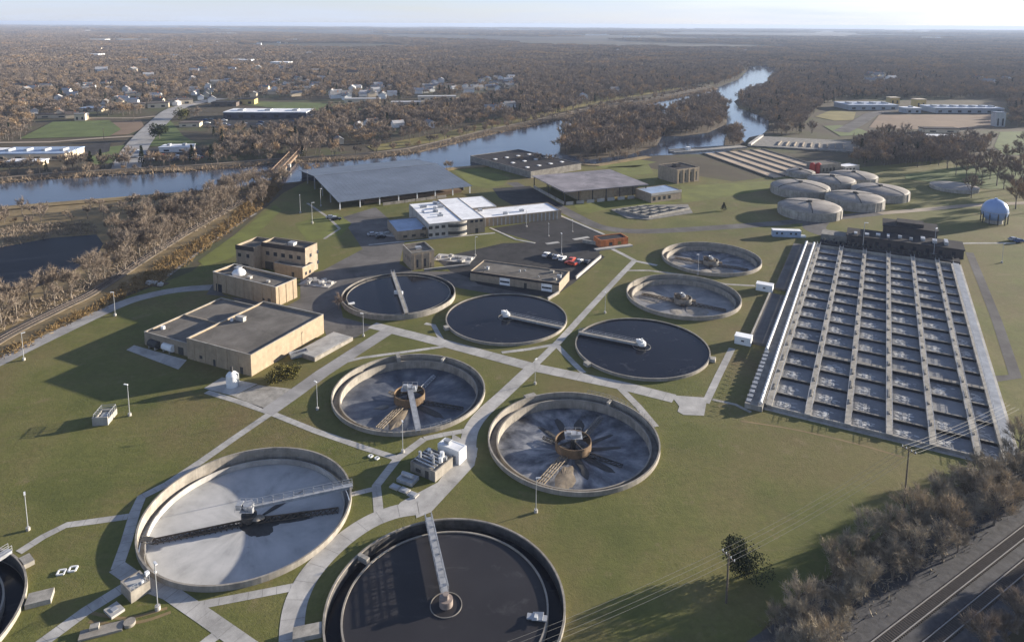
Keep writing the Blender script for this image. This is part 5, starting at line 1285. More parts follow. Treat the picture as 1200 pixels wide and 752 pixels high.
def woods(name, items):
    me = bpy.data.meshes.new(name); me.from_pydata([(x, y, 0) for x, y, *_ in items], [], [])
    for an, ty, j in (('scl', 'FLOAT', 2), ('rot', 'FLOAT', 3), ('kind', 'INT', 4)):
        at = me.attributes.new(an, ty, 'POINT'); at.data.foreach_set('value', [it[j] for it in items])
    o = bpy.data.objects.new(name, me); COL.objects.link(o); o['kind'] = 'stuff'
    ng = bpy.data.node_groups.new(name + '_nodes', 'GeometryNodeTree')
    ng.interface.new_socket('Geometry', in_out='INPUT', socket_type='NodeSocketGeometry'); ng.interface.new_socket('Geometry', in_out='OUTPUT', socket_type='NodeSocketGeometry')
    N = ng.nodes; gi = N.new('NodeGroupInput'); go = N.new('NodeGroupOutput')
    ip = N.new('GeometryNodeInstanceOnPoints'); ci = N.new('GeometryNodeCollectionInfo'); ci.inputs['Collection'].default_value = lib
    ci.inputs['Separate Children'].default_value = True; ci.inputs['Reset Children'].default_value = True
    def attr(nm, ty):
        a = N.new('GeometryNodeInputNamedAttribute'); a.data_type = ty; a.inputs['Name'].default_value = nm; return a.outputs['Attribute']
    cx = N.new('ShaderNodeCombineXYZ'); e2r = N.new('FunctionNodeEulerToRotation')
    L = ng.links; L.new(gi.outputs[0], ip.inputs['Points']); L.new(ci.outputs[0], ip.inputs['Instance']); ip.inputs['Pick Instance'].default_value = True
    L.new(attr('kind', 'INT'), ip.inputs['Instance Index']); L.new(attr('rot', 'FLOAT'), cx.inputs[2]); L.new(cx.outputs[0], e2r.inputs[0]); L.new(e2r.outputs[0], ip.inputs['Rotation']); L.new(attr('scl', 'FLOAT'), ip.inputs['Scale'])
    L.new(ip.outputs[0], go.inputs[0])
    md = o.modifiers.new('woods', 'NODES'); md.node_group = ng
    return o

# ------------------------------------------------------------------ far houses and buildings
AVOID = []
def house_proto(label, group, wm, rm, lx=14, ly=9, h=5.2, gh=2.8):
    t = thing('house', label, 'house', (0, 0, -500), 0, group)
    mb = MB(); mb.v = [(-lx / 2, -ly / 2, 0), (lx / 2, -ly / 2, 0), (lx / 2, ly / 2, 0), (-lx / 2, ly / 2, 0), (-lx / 2, -ly / 2, h), (lx / 2, -ly / 2, h), (lx / 2, ly / 2, h), (-lx / 2, ly / 2, h), (-lx / 2, 0, h + gh), (lx / 2, 0, h + gh)]
    mb.f = [(0, 1, 5, 4), (1, 2, 6, 9, 5), (2, 3, 7, 6), (3, 0, 4, 8, 7)]; mb.build('wall', wm, t)
    mb = MB(); e = .6
    for s in (-1, 1):
        a, b_ = (-lx / 2 - e, s * (ly / 2 + e), h - e * gh / (ly / 2) + .05), (lx / 2 + e, s * (ly / 2 + e), h - e * gh / (ly / 2) + .05); c, d = (lx / 2 + e, 0, h + gh + .05), (-lx / 2 - e, 0, h + gh + .05)
        vs = [a, b_, c, d]; vs += [(x, y, z + .2) for x, y, z in vs]; mb.add(vs, [(0, 1, 2, 3), (7, 6, 5, 4), (0, 4, 5, 1), (1, 5, 6, 2), (2, 6, 7, 3), (3, 7, 4, 0)])
    rf = mb.build('roof', rm, t); MB().box(lx * .2, lx * .2 + .9, -.4, .5, h + gh * .5, h + gh + 1.0).build('chimney', REDBR, rf)
    return t
CREAM = mat('cream_siding', (.62, .52, .38), .8, .15, .1); GREYS = mat('grey_shingle', (.22, .215, .21), .9, .2, .2); BROWNS = mat('brown_shingle', (.12, .095, .08), .9, .2, .2); PALES = mat('pale_shingle', (.42, .41, .40), .9, .2, .2)
HS = {}
def houses(label, group, pts, scale=1.0):
    key = group
    combos = ((WHITE, PALES), (CREAM, BROWNS), (WHITE, GREYS), (CREAM, GREYS))
    K = Kind([house_proto(label, group, a, b_) for a, b_ in combos])
    for px in pts:
        g = G(*px); t = K.put(g.x, g.y, scale * rnd.uniform(.8, 1.25)); t.rotation_euler.z = rnd.choice((0, PI / 2)) + rnd.uniform(-.25, .25) + .3; r = 11 * scale
        AVOID.append((g.x, g.y, r))
    K.purge()
def rpx(n, x0, x1, y0, y1, slope=0): return [(x := rnd.uniform(x0, x1), rnd.uniform(y0, y1) + slope * (x - (x0 + x1) / 2)) for _ in range(n)]
houses('pale house in the row of houses at the wood edge beyond the big grey shed', 'houses beyond the grey shed', rpx(64, 385, 610, 98, 112, -.07), .95)
houses('pale house near the country road across the river at left', 'houses by the country road', rpx(48, 20, 250, 98, 126, -.03) + rpx(34, 215, 400, 92, 114) + [(70, 137), (85, 138), (40, 133), (96, 140)], .9)
houses('tiny pale house far away in the brown woods at upper left', 'far houses at upper left', rpx(50, -10, 340, 47, 66) + rpx(26, 60, 420, 62, 92), 1.25)
houses('small white house among the bare trees on the far river bank', 'houses on the far river bank', [(420, 150), (430, 147), (437, 146), (466, 149), (504, 149), (397, 168), (588, 128), (597, 126), (720, 108), (684, 116), (575, 131)], 1.0)
houses('far pale house in the woods at upper right', 'far houses at upper right', rpx(10, 1060, 1190, 82, 100) + rpx(8, 940, 1060, 88, 98) + rpx(16, 680, 1000, 46, 62), 1.2)
def far_building(label, px, wpx, ly, h, rz, wm, rm, extra=0, name='flat_building'):
    g = G(*px); lx = wpx * (g.y * math.cos(PITCH) + H * math.sin(PITCH)) / F; ly = min(ly, lx * .8); t = thing(name, label, 'building', (g.x, g.y, 0), rz)
    MB().box(-lx / 2, lx / 2, -ly / 2, ly / 2, 0, h).build('wall', wm, t); MB().box(-lx / 2 - .4, lx / 2 + .4, -ly / 2 - .4, ly / 2 + .4, h + .01, h + .8).build('roof', rm, t)
    n = max(2, int(lx / 12))
    for k in range(n): MB().box(-lx / 2 + lx * (k + .3) / n, -lx / 2 + lx * (k + .65) / n, -ly / 2 - .15, -ly / 2 - .01, 1, h * .6).build('window', GLASS, t)
    for k in range(extra): MB().box(-lx / 2 + lx * (k + .4) / extra, -lx / 2 + lx * (k + .6) / extra, -ly * .2, ly * .1, h + .81, h + 2.5).build('roof_unit', METAL, t)
    AVOID.append((g.x, g.y, max(lx, ly) * .55 + 4)); return t
PANEL = mat('pale_panel', (.36, .38, .40), .8, .15, .1); PANELR = mat('pale_panel_roof', (.42, .46, .52), .7, .15, .05)
far_building('flat store building with a white and pale blue roof at the left river bank', (46, 184), 80, 30, 5, .08, CREAM, ROOF_B, 4)
far_building('white roofed store wing at the far left edge above the river', (-12, 184), 34, 24, 5, .1, CREAM, ROOF_W, 1)
far_building('low white fronted shop in front of the flat store at the left river bank', (32, 193), 40, 10, 3, .05, CREAM, ROOF_W, 0)
far_building('long low warehouse with a pale roof and cream end wall beyond the river', (316, 137), 94, 34, 7, .03, mat('dark_panel', (.05, .055, .08), .8, .2, .1), ROOF_W, 3)
far_building('yellowish brick block left of the long pale roofed warehouse', (290, 122), 20, 20, 7, .1, mat('yellow_brick', (.52, .38, .16), .9, .15, .1), ROOF_D, 0)
far_building('dark roofed hall left of the yellowish brick block', (265, 124), 28, 20, 5, .1, BROWNS, ROOF_D, 0)
far_building('cream apartment row beside the top of the country road', (212, 122), 26, 14, 6, .45, CREAM, BROWNS, 0)
far_building('cream apartment row left of the country road with brown roofs', (186, 126), 22, 14, 6, .4, CREAM, BROWNS, 0)
far_building('low cream apartment block left of the country road', (160, 127), 18, 14, 6, .4, CREAM, BROWNS, 0)
far_building('cream gabled hall at the edge of the green field', (95, 141), 11, 12, 7, .3, CREAM, GREYS, 0)
far_building('long brown and cream motel behind the green field', (66, 138), 36, 12, 4, .15, CREAM, BROWNS, 0)
far_building('low building with a dark blue roof left of the country road', (111, 130), 24, 20, 4, .1, CREAM, ROOF_B, 0)
far_building('tan shop building right of the country road', (224, 148), 22, 14, 4, .2, CREAM, BROWNS, 0)
far_building('white car dealership roof in the car lot by the river road', (208, 177), 34, 14, 4, .12, WHITE, ROOF_W, 2)
far_building('long cream building in the street beyond the grey shed', (425, 120), 40, 14, 5, .1, CREAM, PALES, 0)
far_building('cream warehouse below the row of houses', (476, 124), 34, 14, 5, .12, CREAM, PALES, 0)
far_building('long cream school wing at the right end of the row of houses', (512, 117), 44, 14, 5, .15, CREAM, PALES, 0)
far_building('pale blue roofed plant left of the tan blocks at upper right', (1014, 127), 58, 40, 6, .05, PANEL, PANELR, 4)
far_building('white block right of the pale blue roofed plant at upper right', (1066, 132), 18, 20, 6, .05, PANEL, ROOF_W, 1)
far_building('long pale blue roofed plant at the upper right', (1126, 131), 78, 36, 6, -.02, PANEL, PANELR, 7)
far_building('tan tower block behind the left pale blue roofed plant', (1046, 122), 11, 20, 9, .1, mat('yellow_brick', (.5, .4, .2)), CREAM, 0)
far_building('tan tower block between the two pale blue roofed plants', (1076, 126), 12, 18, 11, .1, mat('yellow_brick', (.5, .4, .2)), CREAM, 0)
far_building('long bright white roof in the woods at right', (1096, 163), 46, 14, 3, -.05, WHITE, ROOF_W, 0)
far_building('low dark building behind the long bright white roof at right', (1100, 155), 40, 12, 4, -.03, CREAM, ROOF_D, 0)
far_building('tall grey silo block at the right end of the bare field', (1169, 148), 11, 16, 15, 0, METAL, ROOF_M, 0)
for i, (x, y, lx, lab) in enumerate(((158, 48, 420, 'long white distribution hall far off at upper left'), (115, 48, 240, 'white hall left of the long white distribution hall near the skyline'), (345, 48, 160, 'white hall near the skyline above the river road'), (90, 36.6, 300, 'tiny white hall on the skyline at upper left'), (266, 40, 260, 'pale hall on the skyline left of centre'), (740, 44, 200, 'pale hall near the skyline right of centre'), (700, 41.5, 300, 'tiny pale hall on the skyline right of centre'), (110, 67, 60, 'pale church hall in the brown woods at upper left'), (285, 74, 70, 'cream school building in the brown woods left of centre'), (330, 77, 70, 'pale school building in the brown woods near the centre'), (1090, 45, 300, 'pale hall near the skyline at right'))):
    far_building(lab, (x, y), lx * (.09 if y < 60 else .3), 60, 9, .02, WHITE, ROOF_W, 0, 'far_hall')

# woods placement
def px_in(x, y, poly): return inside((x, y), poly)
CLEAR = [poly_px(p) for p in (
    [(-260, 168), (25, 166), (45, 140), (100, 136), (160, 136), (205, 116), (268, 114), (268, 122), (218, 138), (240, 150), (262, 172), (250, 186), (-260, 214)],
    [(228, 152), (236, 128), (290, 115), (430, 119), (430, 128), (368, 134), (365, 150), (300, 156)],
    [(940, 152), (958, 130), (985, 116), (1180, 116), (1185, 152), (1100, 156), (1030, 156), (1000, 165)],
    [(1068, 166), (1072, 153), (1124, 153), (1126, 166)], [(1165, 150), (1300, 146), (1300, 184), (1165, 184)],
    [(470, 178), (520, 166), (640, 138), (700, 123), (800, 106), (835, 98), (835, 106), (700, 132), (640, 150), (520, 170)],
    [(395, 172), (480, 166), (530, 153), (590, 141), (590, 150), (530, 160), (480, 178), (395, 182)],
    [(455, 119), (540, 113), (600, 107), (600, 112), (540, 119), (460, 128)])] + [RIVER]
FORESTS = [poly_px(p) for p in (
    [(-420, 90), (0, 84), (600, 76), (879, 76), (866, 91), (833, 104), (760, 118), (700, 127), (655, 137), (620, 145), (575, 154), (530, 165), (480, 176), (420, 183), (340, 187), (240, 194), (150, 199), (60, 203), (-260, 222), (-420, 230)],
    [(915, 76), (1600, 70), (1600, 150), (1300, 148), (1165, 152), (1100, 140), (985, 140), (960, 156), (905, 160), (903, 146), (866, 126), (862, 118), (875, 111), (899, 101)],
    [(1000, 196), (1003, 172), (1030, 160), (1120, 164), (1165, 168), (1150, 185), (1100, 193)])]
AV = np.array(AVOID); AD = AV[:, :2] / np.linalg.norm(AV[:, :2], axis=1)[:, None]
def near_house(p):
    rel = np.array(p)[None, :] - AV[:, :2]; al = (rel * AD).sum(1); la = np.abs(rel[:, 0] * AD[:, 1] - rel[:, 1] * AD[:, 0])
    return bool(((la < AV[:, 2]) & (al < AV[:, 2]) & (al > -.054 * AV[:, 1])).any())
items = []
def blocked(p):
    if near_house(p): return True
    return any(inside(p, c) for c in CLEAR)
for poly, gap in zip(FORESTS, (9.5, 9.0, 7.5)):
    for p in scatter(poly, gap):
        if p[1] > 1650: continue
        
        dn = math.sin(p[0] * .011 + 2) * math.sin(p[1] * .008) + .5 * math.sin(p[0] * .027 - p[1] * .019)
        if rnd.random() < .10 + .16 * (dn < -.35) or blocked(p): continue
        k = 8 if rnd.random() < (.12 if dn > .6 else .03) else rnd.randrange(NB)
        items.append((p[0], p[1], rnd.uniform(.65, 1.15), rnd.uniform(0, 6.3), k))
for isl, gap in ((ISL1, 9), (ISL2, 9.5), (ISL3, 7)):
    for p in scatter(poly_px(isl), gap): items.append((p[0], p[1], rnd.uniform(.7, 1.35), rnd.uniform(0, 6.3), rnd.randrange(NB)))
for p in scatter(poly_px([(-260, 228), (60, 205), (240, 195), (340, 188), (400, 184), (400, 187), (240, 199), (60, 209), (-260, 231)]), 9):
    if rnd.random() < .5: items.append((p[0], p[1], rnd.uniform(.35, .75), rnd.uniform(0, 6.3), rnd.randrange(NB)))
for pl in ([(400, 182), (480, 174), (530, 162), (575, 151), (640, 140), (700, 126), (760, 117), (830, 101), (830, 103), (760, 120), (700, 129), (640, 143), (575, 155), (530, 166), (480, 178), (400, 186)], [(520, 198), (590, 192), (650, 189), (700, 191), (760, 181), (765, 184), (700, 195), (650, 193), (590, 195), (520, 201)], [(340, 212), (375, 205), (375, 199), (335, 206)]):
    for p in scatter(poly_px(pl), 9):
        if rnd.random() < .55: items.append((p[0], p[1], rnd.uniform(.35, .8), rnd.uniform(0, 6.3), rnd.randrange(NB)))
items += [(p[0], p[1], rnd.uniform(.35, .8), rnd.uniform(0, 6.3), rnd.randrange(NB)) for p in Z2P if rnd.random() < .8]
woods('woods', items)
far_items = []
y = 1600.0
while y < 17000:
    step = 52 if y < 4200 else (75 if y < 7500 else 130)
    x = -.95 * y - 200
    while x < .95 * y + 200:
        p = (x + rnd.uniform(-20, 20), y + rnd.uniform(-20, 20))
        f1 = math.sin(p[0] * .0011 + 1.3) * math.sin(p[1] * .0009 + .4) + .5 * math.sin(p[0] * .0031 + p[1] * .0023) + .35 * math.sin(p[0] * .0007 - p[1] * .004)
        thr = -1.2 if y < 2600 else (-.35 if y < 5000 else .25)
        if f1 > thr + rnd.uniform(-.25, .25) and not near_house(p) and not (y < 2200 and inside(p, RIVER)):
            far_items.append((p[0], p[1], rnd.uniform(.85, 1.15) * (1 if y < 4200 else (1.35 if y < 7500 else 2.0)), rnd.uniform(0, 6.3), 9 + rnd.randrange(4)))
        x += step
    y += step
woods('distant_woods', far_items)

# ------------------------------------------------------------------ lamp posts
def lamp_proto(h=8.4):
    t = thing('lamp_post', 'x', 'lamp post', (0, 0, 0), 0, 'lamp posts')
    MB().cyl(.42, 0, .75, 12).build('base', CONC_L, t)
    mb = MB(); mb.tube((0, 0, .75), (0, 0, h), .10, .07, 8); mb.build('pole', METAL, t)
    MB().bar((-.1, 0, h), (.95, 0, h + .1), .34, .16).build('lamp_head', WHITE, t)
    return t
LAMPS = [((628, 600), 'lamp post at the near rim of the drained tank with spoke stains', 1), ((185, 714), 'lamp post beside the small valve chamber at the near rim of the white floored tank', 1.18), ((33, 621), 'lamp post alone on the left lawn by the short thin path', 1),
    ((372, 480), 'lamp post beside the concrete road below the big tan building', 1), ((627, 450), 'lamp post just below the crossing of the main footpaths', .95), ((472, 530), 'lamp post at the near rim of the tank with the blue grey bridge', 1.05), ((709, 367), 'lamp post beside the diagonal path near the pale muddy tank', 1),
    ((152, 487), 'lamp post with an arm beside the metal framed vault', 1.1), ((28, 422), 'lamp post at the edge of the curved service road farthest left', 1.1), ((135, 370), 'lamp post at the edge of the curved service road near the low tan block', 1.1), ((426, 394), 'lamp post where the concrete road meets the long footpath', 1),
    ((617, 266), 'tall car park lamp post in front of the long striped wing', 1.1), ((658, 299), 'tall lamp post behind the row of parked cars', 1.25), ((557, 300), 'lamp post on the dark yard right of the small brick tower', 1.1), ((818, 322), 'lamp post between the two rear drained tanks', 1.1), ((366, 262), 'lamp post on the small lawn in front of the big shed', 1.4), ((643, 277), 'lamp post at the kerb island in the middle of the car park', .8), ((671, 272), 'lamp post near the right end of the car park', .8),
    ((1011, 292), 'pale post at the far end of the basin left of the dark building', 1.6), ((1094, 300), 'pale post at the far end of the basin in front of the blower building', 1.6), ((1174, 308), 'lamp post on the small slab at the right of the service lane', 1.1), ((352, 250), 'lamp post in the shed shadow nearest the river', 1.3), ((376, 242), 'lamp post at the near corner of the big shed', 1.3)]
lp = lamp_proto(); first = True
for px, lab, s in LAMPS:
    g = G(*px)
    if first: o = lp; o.location = (g.x, g.y, 0); o['label'] = lab; o.scale = (s, s, s); first = False
    else: o = dup(lp, (g.x, g.y), rnd.uniform(0, 6.3), lab, None, s)

# ------------------------------------------------------------------ power line
def power_pole(name, label, px, h, ang):
    g = G(*px); t = thing(name, label, 'power pole', (g.x, g.y, 0), ang, 'power poles')
    MB().tube((0, 0, 0), (0, 0, h), .22, .14, 8).build('pole', WOODP, t)
    a = MB().bar((-1.6, 0, h - .7), (1.6, 0, h - .7), .16, .2).build('crossarm', WOODP, t)
    mb = MB()
    for x in (-1.5, -.6, .6, 1.5): mb.cyl(.09, h - .6, h - .25, 8, x, 0)
    mb.build('insulator', WHITE, a)
    return g, h
P1, P2 = G(851, 706), G(1058, 606)
d = (P2 - P1).normalized(); an = math.atan2(d.y, d.x) + PI / 2
power_pole('power_pole', 'near wooden power pole with a pale crossarm beside the dark evergreen', (851, 706), 10.5, an); power_pole('power_pole', 'farther tall wooden power pole near the front of the aeration basin', (1058, 606), 17.0, an)
P0 = P1 - d * 46; P3 = P2 + d * 40
wn = Vector((-d.y, d.x))
for i, off in enumerate((-1.5, -.6, .6, 1.5)):
    mb = MB()
    def span(a, ha, b_, hb, sag):
        pr = None
        for k in range(15):
            t_ = k / 14; p = a.lerp(b_, t_) + wn * off; z = ha + (hb - ha) * t_ - sag * 4 * t_ * (1 - t_)
            if pr: mb.tube(pr, (p.x, p.y, z), .022, .022, 4, False)
            pr = (p.x, p.y, z)
    span(P0, 10.5, P1, 10.2, .6); span(P1, 10.2, P2, 16.4, 1.0); span(P2, 16.4, P3, 16.5, .6)
    o = mb.build('power_line', WIRE); tag(o, ('outermost overhead wire on the railway side of the two wooden poles', 'inner overhead wire on the railway side of the two wooden poles', 'inner overhead wire on the lawn side of the two wooden poles', 'outermost overhead wire on the lawn side of the two wooden poles')[i], 'power line', 'overhead wires')
for px, h, lab in (((374, 184), 14, 'slim pole on the far river bank right of the bridge'), ((318, 186), 14, 'slim pole on the far river bank left of the bridge'), ((268, 268), 10, 'slim pole on the grassy slope beside the old rail line'), ((122, 166), 12, 'slim pole beside the sandy road left of the country road'), ((157, 145), 14, 'slim pole at the left side of the country road')):
    g = G(*px); t = thing('utility_pole', lab, 'utility pole', (g.x, g.y, 0)); MB().tube((0, 0, 0), (0, 0, h), .2, .13, 8).build('pole', WOODP, t); MB().bar((-1, 0, h - .6), (1, 0, h - .6), .2, .2).build('crossarm', WOODP, t)

# ------------------------------------------------------------------ railways
RA, RB = G(1039, 752), G(1200, 626); SA, SB = G(1098, 752), G(1200, 667.5)
rd_ = ((RB - RA).normalized() + (SB - SA).normalized()).normalized(); rn = Vector((-rd_.y, rd_.x))
mid = (RA + RB) / 2; mid2 = (SA + SB) / 2
def railband(name, off0, off1, z0, z1, m, s0=-90, s1=150):
    mb = MB(); pts = []
    for s in (s0, s1):
        for o_, z in ((off0, z0), (off1, z1)): p = mid + rd_ * s + rn * o_; pts.append((p.x, p.y, z))
    mb.v = pts; mb.f = [(0, 1, 3, 2)]; return struct(mb.build(name, m))
sep_ = (mid2 - mid).dot(rn)
railband('ballast_bed', 2.4, sep_ - 2.4, .5, .5, GRAVEL); railband('ballast_bed', 2.4, 7.5, .5, .06, GRAVEL); railband('ballast_bed', sep_ - 2.4, sep_ - 6, .5, .06, GRAVEL); railband('service_track', 7.5, 13, .06, .045, mat('cinder_gravel', (.105, .098, .094), .95, .3, .5))
def track(label, c, gauge=1.5):
    t = thing('railway_track', label, 'railway track', (c.x, c.y, .5), math.atan2(rd_.y, rd_.x), 'railway tracks')
    for s in (-1, 1): MB().bar((-90, s * gauge / 2, .3), (150, s * gauge / 2, .3), .14, .18).build('rail', RAILM, t)
    mb = MB()
    for k in range(390): x = -90 + k * .615; mb.box(x, x + .24, -1.3, 1.3, .02, .2)
    o = mb.build('sleepers', TIE, t); o['kind'] = 'stuff'
    MB().box(-90, 150, -1.15, 1.15, .004, .15).build('track_bed', mat('oily_ballast', (.10, .09, .08), .95, .3, .6), t)
track('railway track next to the thicket', mid, 1.9); track('railway track farther from the thicket, in the bottom right corner', mid2, 1.9)
LR = smooth_line([G(*p) for p in [(-80, 452), (0, 398), (70, 362), (110, 342), (170, 303), (220, 272), (270, 244), (300, 226), (322, 211)]], 5)
struct(strip('old_rail_bed', None, 5.5, .3, OLDGR, False, .25, LR))
t = thing('railway_track', 'single old railway track running along the left bank to the bridge', 'railway track', (0, 0, 0), 0, 'railway tracks')
for s in (-.75, .75):
    L_, R_ = strip_poly(LR, 2 * abs(s)); P_ = L_ if s < 0 else R_; mb = MB()
    for a, b_ in zip(P_, P_[1:]): mb.bar((a.x, a.y, .5), (b_.x, b_.y, .5), .16, .2)
    mb.build('rail', OLDRAIL, t)
mb = MB()
for a, b_ in zip(LR, LR[1:]):
    n = int((b_ - a).length / 1.4) + 1; dd = (b_ - a).normalized(); nn = Vector((-dd.y, dd.x))
    for k in range(n): p = a.lerp(b_, k / n); mb.bar((p.x - nn.x * 1.3, p.y - nn.y * 1.3, .38), (p.x + nn.x * 1.3, p.y + nn.y * 1.3, .38), .3, .14)
o = mb.build('sleepers', TIE, t); o['kind'] = 'stuff'
BA, BB = LR[-1], G(352, 178)
d = BB - BA; t = thing('railway_bridge', 'rusty brown railway bridge crossing the river at left', 'bridge', (BA.x, BA.y, 0), math.atan2(d.y, d.x)); LBr = d.length
MB().box(0, LBr, -2.6, 2.6, 3.2, 3.8).build('deck', WOODP, t)
for s in (-1, 1):
    mb = MB(); n = 18
    mb.bar((0, s * 2.8, 3.0), (LBr, s * 2.8, 3.0), .6, 1.6); mb.bar((0, s * 2.8, 6.6), (LBr, s * 2.8, 6.6), .5, .5)
    for k in range(n + 1):
        x = LBr * k / n; mb.bar((x, s * 2.8, 3), (x, s * 2.8, 6.6), .35)
        if k < n: mb.bar((x, s * 2.8, 3 if k % 2 else 6.6), (LBr * (k + 1) / n, s * 2.8, 6.6 if k % 2 else 3), .3)
    mb.build('side_truss', mat('dull_rust', (.20, .135, .09), .9, .3, .3), t)
for k in range(6): x = 6 + (LBr - 12) * k / 5; MB().box(x - 1.2, x + 1.2, -3.2, 3.2, 0, 3.0).build('pier', WALLC, t)
for k in (0, 1): x = LBr * (.3 + .5 * k); MB().box(x - 2, x + 2, -5.2, -3.4, 2.4, 4.4).build('refuge', CONC_L, t)

# ------------------------------------------------------------------ cars
def car_proto(paint, parts=True):
    t = thing('parked_car', 'x', 'car', (0, 0, -500))
    pr = [(-2.3, .35), (2.25, .35), (2.35, .75), (2.2, .95), (1.1, 1.05), (.45, 1.5), (-1.2, 1.52), (-1.95, 1.1), (-2.35, 1.0)]
    mb = MB(); n = len(pr)
    def yw(z): return .9 if z < 1.06 else .72
    mb.v = [(x, -yw(z), z) for x, z in pr] + [(x, yw(z), z) for x, z in pr]; mb.f = [tuple(range(n)), tuple(range(2 * n - 1, n - 1, -1))] + [(i, n + i, n + (i + 1) % n, (i + 1) % n) for i in range(n)]
    b_ = mb.build('body', paint, t)
    gl = MB()
    for s in (-1, 1): gl.bar((-1.5, s * .84, 1.27), (.5, s * .84, 1.27), .06, .3)
    gl.bar((1.02, 0, 1.14), (.5, 0, 1.49), 1.3, .05); gl.bar((-1.9, 0, 1.17), (-1.3, 0, 1.5), 1.3, .05); gl.build('window', GLASS, t)
    for x in (-1.4, 1.4):
        for s in (-1, 1): MB().tube((x, s * .72, .33), (x, s * .93, .33), .33, .33, 14).build('wheel', TYRE, t)
    for s in (-1, 1): MB().box(2.28, 2.38, s * .6 - .15, s * .6 + .15, .62, .78).build('headlight', WHITE, t)
    return t
PAINTS = {'white': WHITE, 'silver': mat('silver_paint', (.45, .46, .48), .35, .05, 1, .4), 'red': mat('red_car_paint', (.45, .06, .03), .35, .05, 1), 'dark': mat('dark_car_paint', (.02, .022, .03), .3, .05, 1), 'blue': mat('blue_car_paint', (.05, .09, .2), .35, .05, 1)}
carp = {}
def car(px, rz, paint, label, s=1.15, group=None):
    g = G(*px)
    if paint not in carp:
        carp[paint] = car_proto(PAINTS[paint]); t = carp[paint]; t.location = (g.x, g.y, .06); t.rotation_euler.z = rz; t['label'] = label; t.scale = (s, s, s)
        if group: t['group'] = group
        return t
    return dup(carp[paint], (g.x, g.y, .06), rz, label, group, s)
gp = 'cars parked behind the garage'
for px, pt, lab in (((640, 300), 'white', 'white car at the left end of the row behind the garage'), ((646, 301.5), 'dark', 'dark car second from the left in the row behind the garage'), ((652, 303), 'silver', 'silver car in the middle of the row behind the garage'), ((659, 304.5), 'white', 'white car beside the red one behind the garage'), ((670, 306), 'red', 'red car in the row behind the garage'), ((679, 308), 'silver', 'small silver car right of the red one'), ((688, 309), 'dark', 'dark car at the right end of the row behind the garage')):
    car(px, 1.15, pt, lab, 1.2, gp)
car((669, 310.5), 2.5, 'red', 'red pickup standing askew just in front of the parked row', 1.25)
for px, pt, rz, lab in (((437, 276), 'silver', .4, 'silver car beside the blue roofed wing of the white roofed building'), ((446, 279), 'dark', .5, 'dark car in the shade beside the blue roofed wing'), ((388, 256), 'silver', .1, 'silver car on the small lawn in front of the big shed'), ((394, 258), 'dark', .3, 'dark car on the small lawn in front of the big shed'), ((1195, 284), 'blue', .2, 'blue truck parked at the right edge beyond the basin'), ((1188, 282), 'silver', .2, 'silver truck parked at the right edge beyond the basin'), ((157, 186), 'dark', .9, 'dark car driving on the country road by the river'), ((163, 178), 'white', .9, 'white car farther up the country road')):
    car(px, rz, pt, lab, 1.2)
cl = 'car in the dealer lot beside the river road'
lab_ = {'white': 'white car in the dealer lot beside the river road', 'silver': 'silver car in the dealer lot beside the river road', 'dark': 'dark car in the dealer lot beside the river road', 'red': 'red car in the dealer lot beside the river road', 'blue': 'blue car in the dealer lot beside the river road'}
for k in range(26):
    pt = rnd.choice(('white', 'silver', 'dark', 'white', 'red', 'blue'))
    car((rnd.uniform(167, 236), rnd.uniform(182, 188)), rnd.choice((.2, 1.7)), pt, lab_[pt], 1.2, 'cars in the dealer lot')
for k in range(14):
    pt = rnd.choice(('white', 'silver', 'dark', 'blue')); car((rnd.uniform(238, 350), rnd.uniform(141, 149)), rnd.choice((.1, 1.6)), pt, pt + ' car on the lot in front of the long warehouse', 1.3, 'cars before the long warehouse')

# ------------------------------------------------------------------ light, sky, haze, camera
EL, AZ = math.radians(10.0), math.radians(67.5)      # sun elevation; azimuth clockwise from +Y
S = Vector((math.sin(AZ) * math.cos(EL), math.cos(AZ) * math.cos(EL), math.sin(EL)))
ld = bpy.data.lights.new('sun', 'SUN'); ld.energy = 4.6; ld.angle = math.radians(.53); ld.color = (1.0, .90, .76)
lo = bpy.data.objects.new('sun', ld); COL.objects.link(lo); lo.rotation_euler = S.to_track_quat('Z', 'Y').to_euler(); lo.location = (0, 0, 300)
w = bpy.data.worlds.new('World'); sc.world = w; w.use_nodes = True
nt = w.node_tree; bg = nt.nodes['Background']
sky = nt.nodes.new('ShaderNodeTexSky'); sky.sky_type = 'NISHITA'; sky.sun_disc = False; sky.sun_elevation = EL; sky.sun_rotation = AZ
sky.altitude = 200; sky.air_density = 1.0; sky.dust_density = .3; sky.ozone_density = 2.0
hs = nt.nodes.new('ShaderNodeHueSaturation'); hs.inputs['Saturation'].default_value = .65; nt.links.new(sky.outputs['Color'], hs.inputs['Color'])
tcw = nt.nodes.new('ShaderNodeTexCoord'); sw = nt.nodes.new('ShaderNodeSeparateXYZ'); nt.links.new(tcw.outputs['Generated'], sw.inputs[0])
tint = mixc(nt, 1.0, hs.outputs['Color'], (.90, .96, 1.22), 'MULTIPLY')
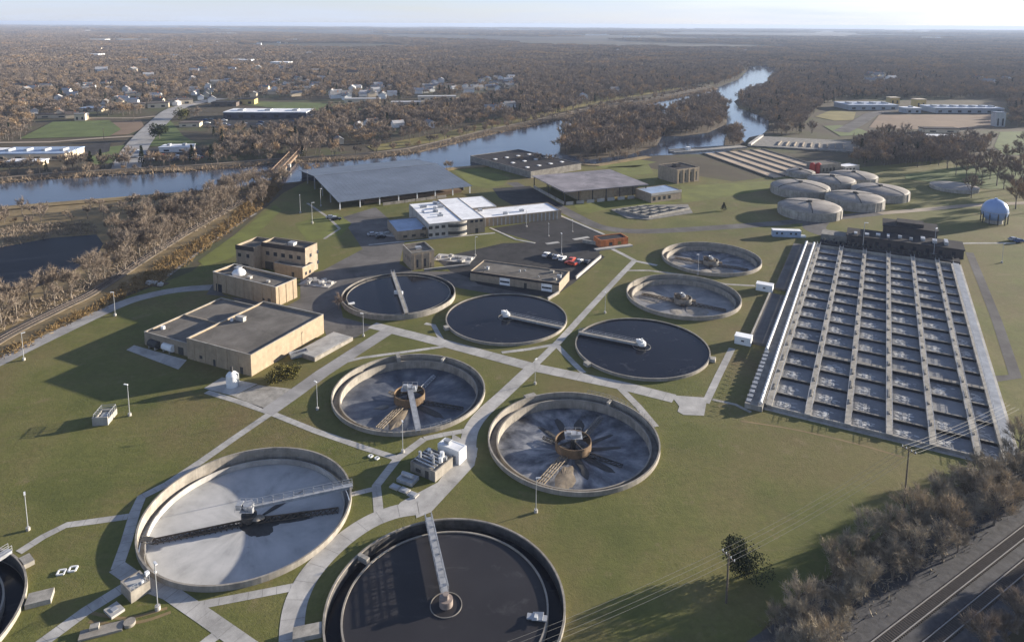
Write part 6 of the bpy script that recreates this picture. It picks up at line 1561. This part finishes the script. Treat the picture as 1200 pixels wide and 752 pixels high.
# thin bright cloud veil low over the horizon
veil = noise(nt, mapped(nt, tcw.outputs['Generated'], 2.0, 2.0, 26.0), 1.6, 5, .6)
low = maprange(nt, sw.outputs['Z'], .0, .16, 1, 0)
mv = nt.nodes.new('ShaderNodeMath'); mv.operation = 'MULTIPLY'; nt.links.new(low, mv.inputs[0]); nt.links.new(maprange(nt, veil, .3, .7, .35, .85), mv.inputs[1])
nt.links.new(mixc(nt, mv.outputs[0], tint, (3.5, 4.05, 5.2)), bg.inputs['Color']); bg.inputs['Strength'].default_value = .062

hb = MB().box(-45000, 45000, -560, 50000, -1.0, 114.0)
hm = bpy.data.materials.new('haze'); hm.use_nodes = True
hn = hm.node_tree; hn.nodes.remove(hn.nodes['Principled BSDF'])
pv = hn.nodes.new('ShaderNodeVolumePrincipled'); pv.inputs['Color'].default_value = (.46, .55, .72, 1); pv.inputs['Density'].default_value = 7e-5; pv.inputs['Anisotropy'].default_value = .1
hn.links.new(pv.outputs[0], [n for n in hn.nodes if n.type == 'OUTPUT_MATERIAL'][0].inputs['Volume'])
ho = hb.build('haze', hm); ho['kind'] = 'stuff'

cd = bpy.data.cameras.new('camera'); co = bpy.data.objects.new('camera', cd); COL.objects.link(co)
# the photograph keeps its verticals upright: a level-ish shift lens (8 degrees down) that sees the same ground plan
CP = math.radians(8); DD = F / math.cos(PITCH); CH = H * math.cos(CP) / math.cos(PITCH); CY = CH * math.tan(CP) - H * math.tan(PITCH)
cd.sensor_width = 36; cd.lens = 36 * DD * math.cos(CP) / 1200; cd.clip_start = 1; cd.clip_end = 200000
cd.shift_y = -(376 - (HY + DD * math.sin(CP))) / 1200; cd.shift_x = -.00101
R = Matrix.Rotation(PI / 2 - CP, 4, 'X') @ Matrix.Rotation(ROLL, 4, 'Z')
co.matrix_world = Matrix.Translation((0, CY, CH)) @ R
sc.camera = co
sc.view_settings.view_transform = 'Standard'; sc.view_settings.look = 'None'; sc.view_settings.gamma = 1; sc.view_settings.use_curve_mapping = False
sc.view_settings.exposure = 1.68
sc.cycles.use_denoising = True
sc.cycles.max_bounces = 5; sc.cycles.diffuse_bounces = 2; sc.cycles.glossy_bounces = 2; sc.cycles.volume_bounces = 0; sc.cycles.transmission_bounces = 2
sc.cycles.sample_clamp_indirect = 4
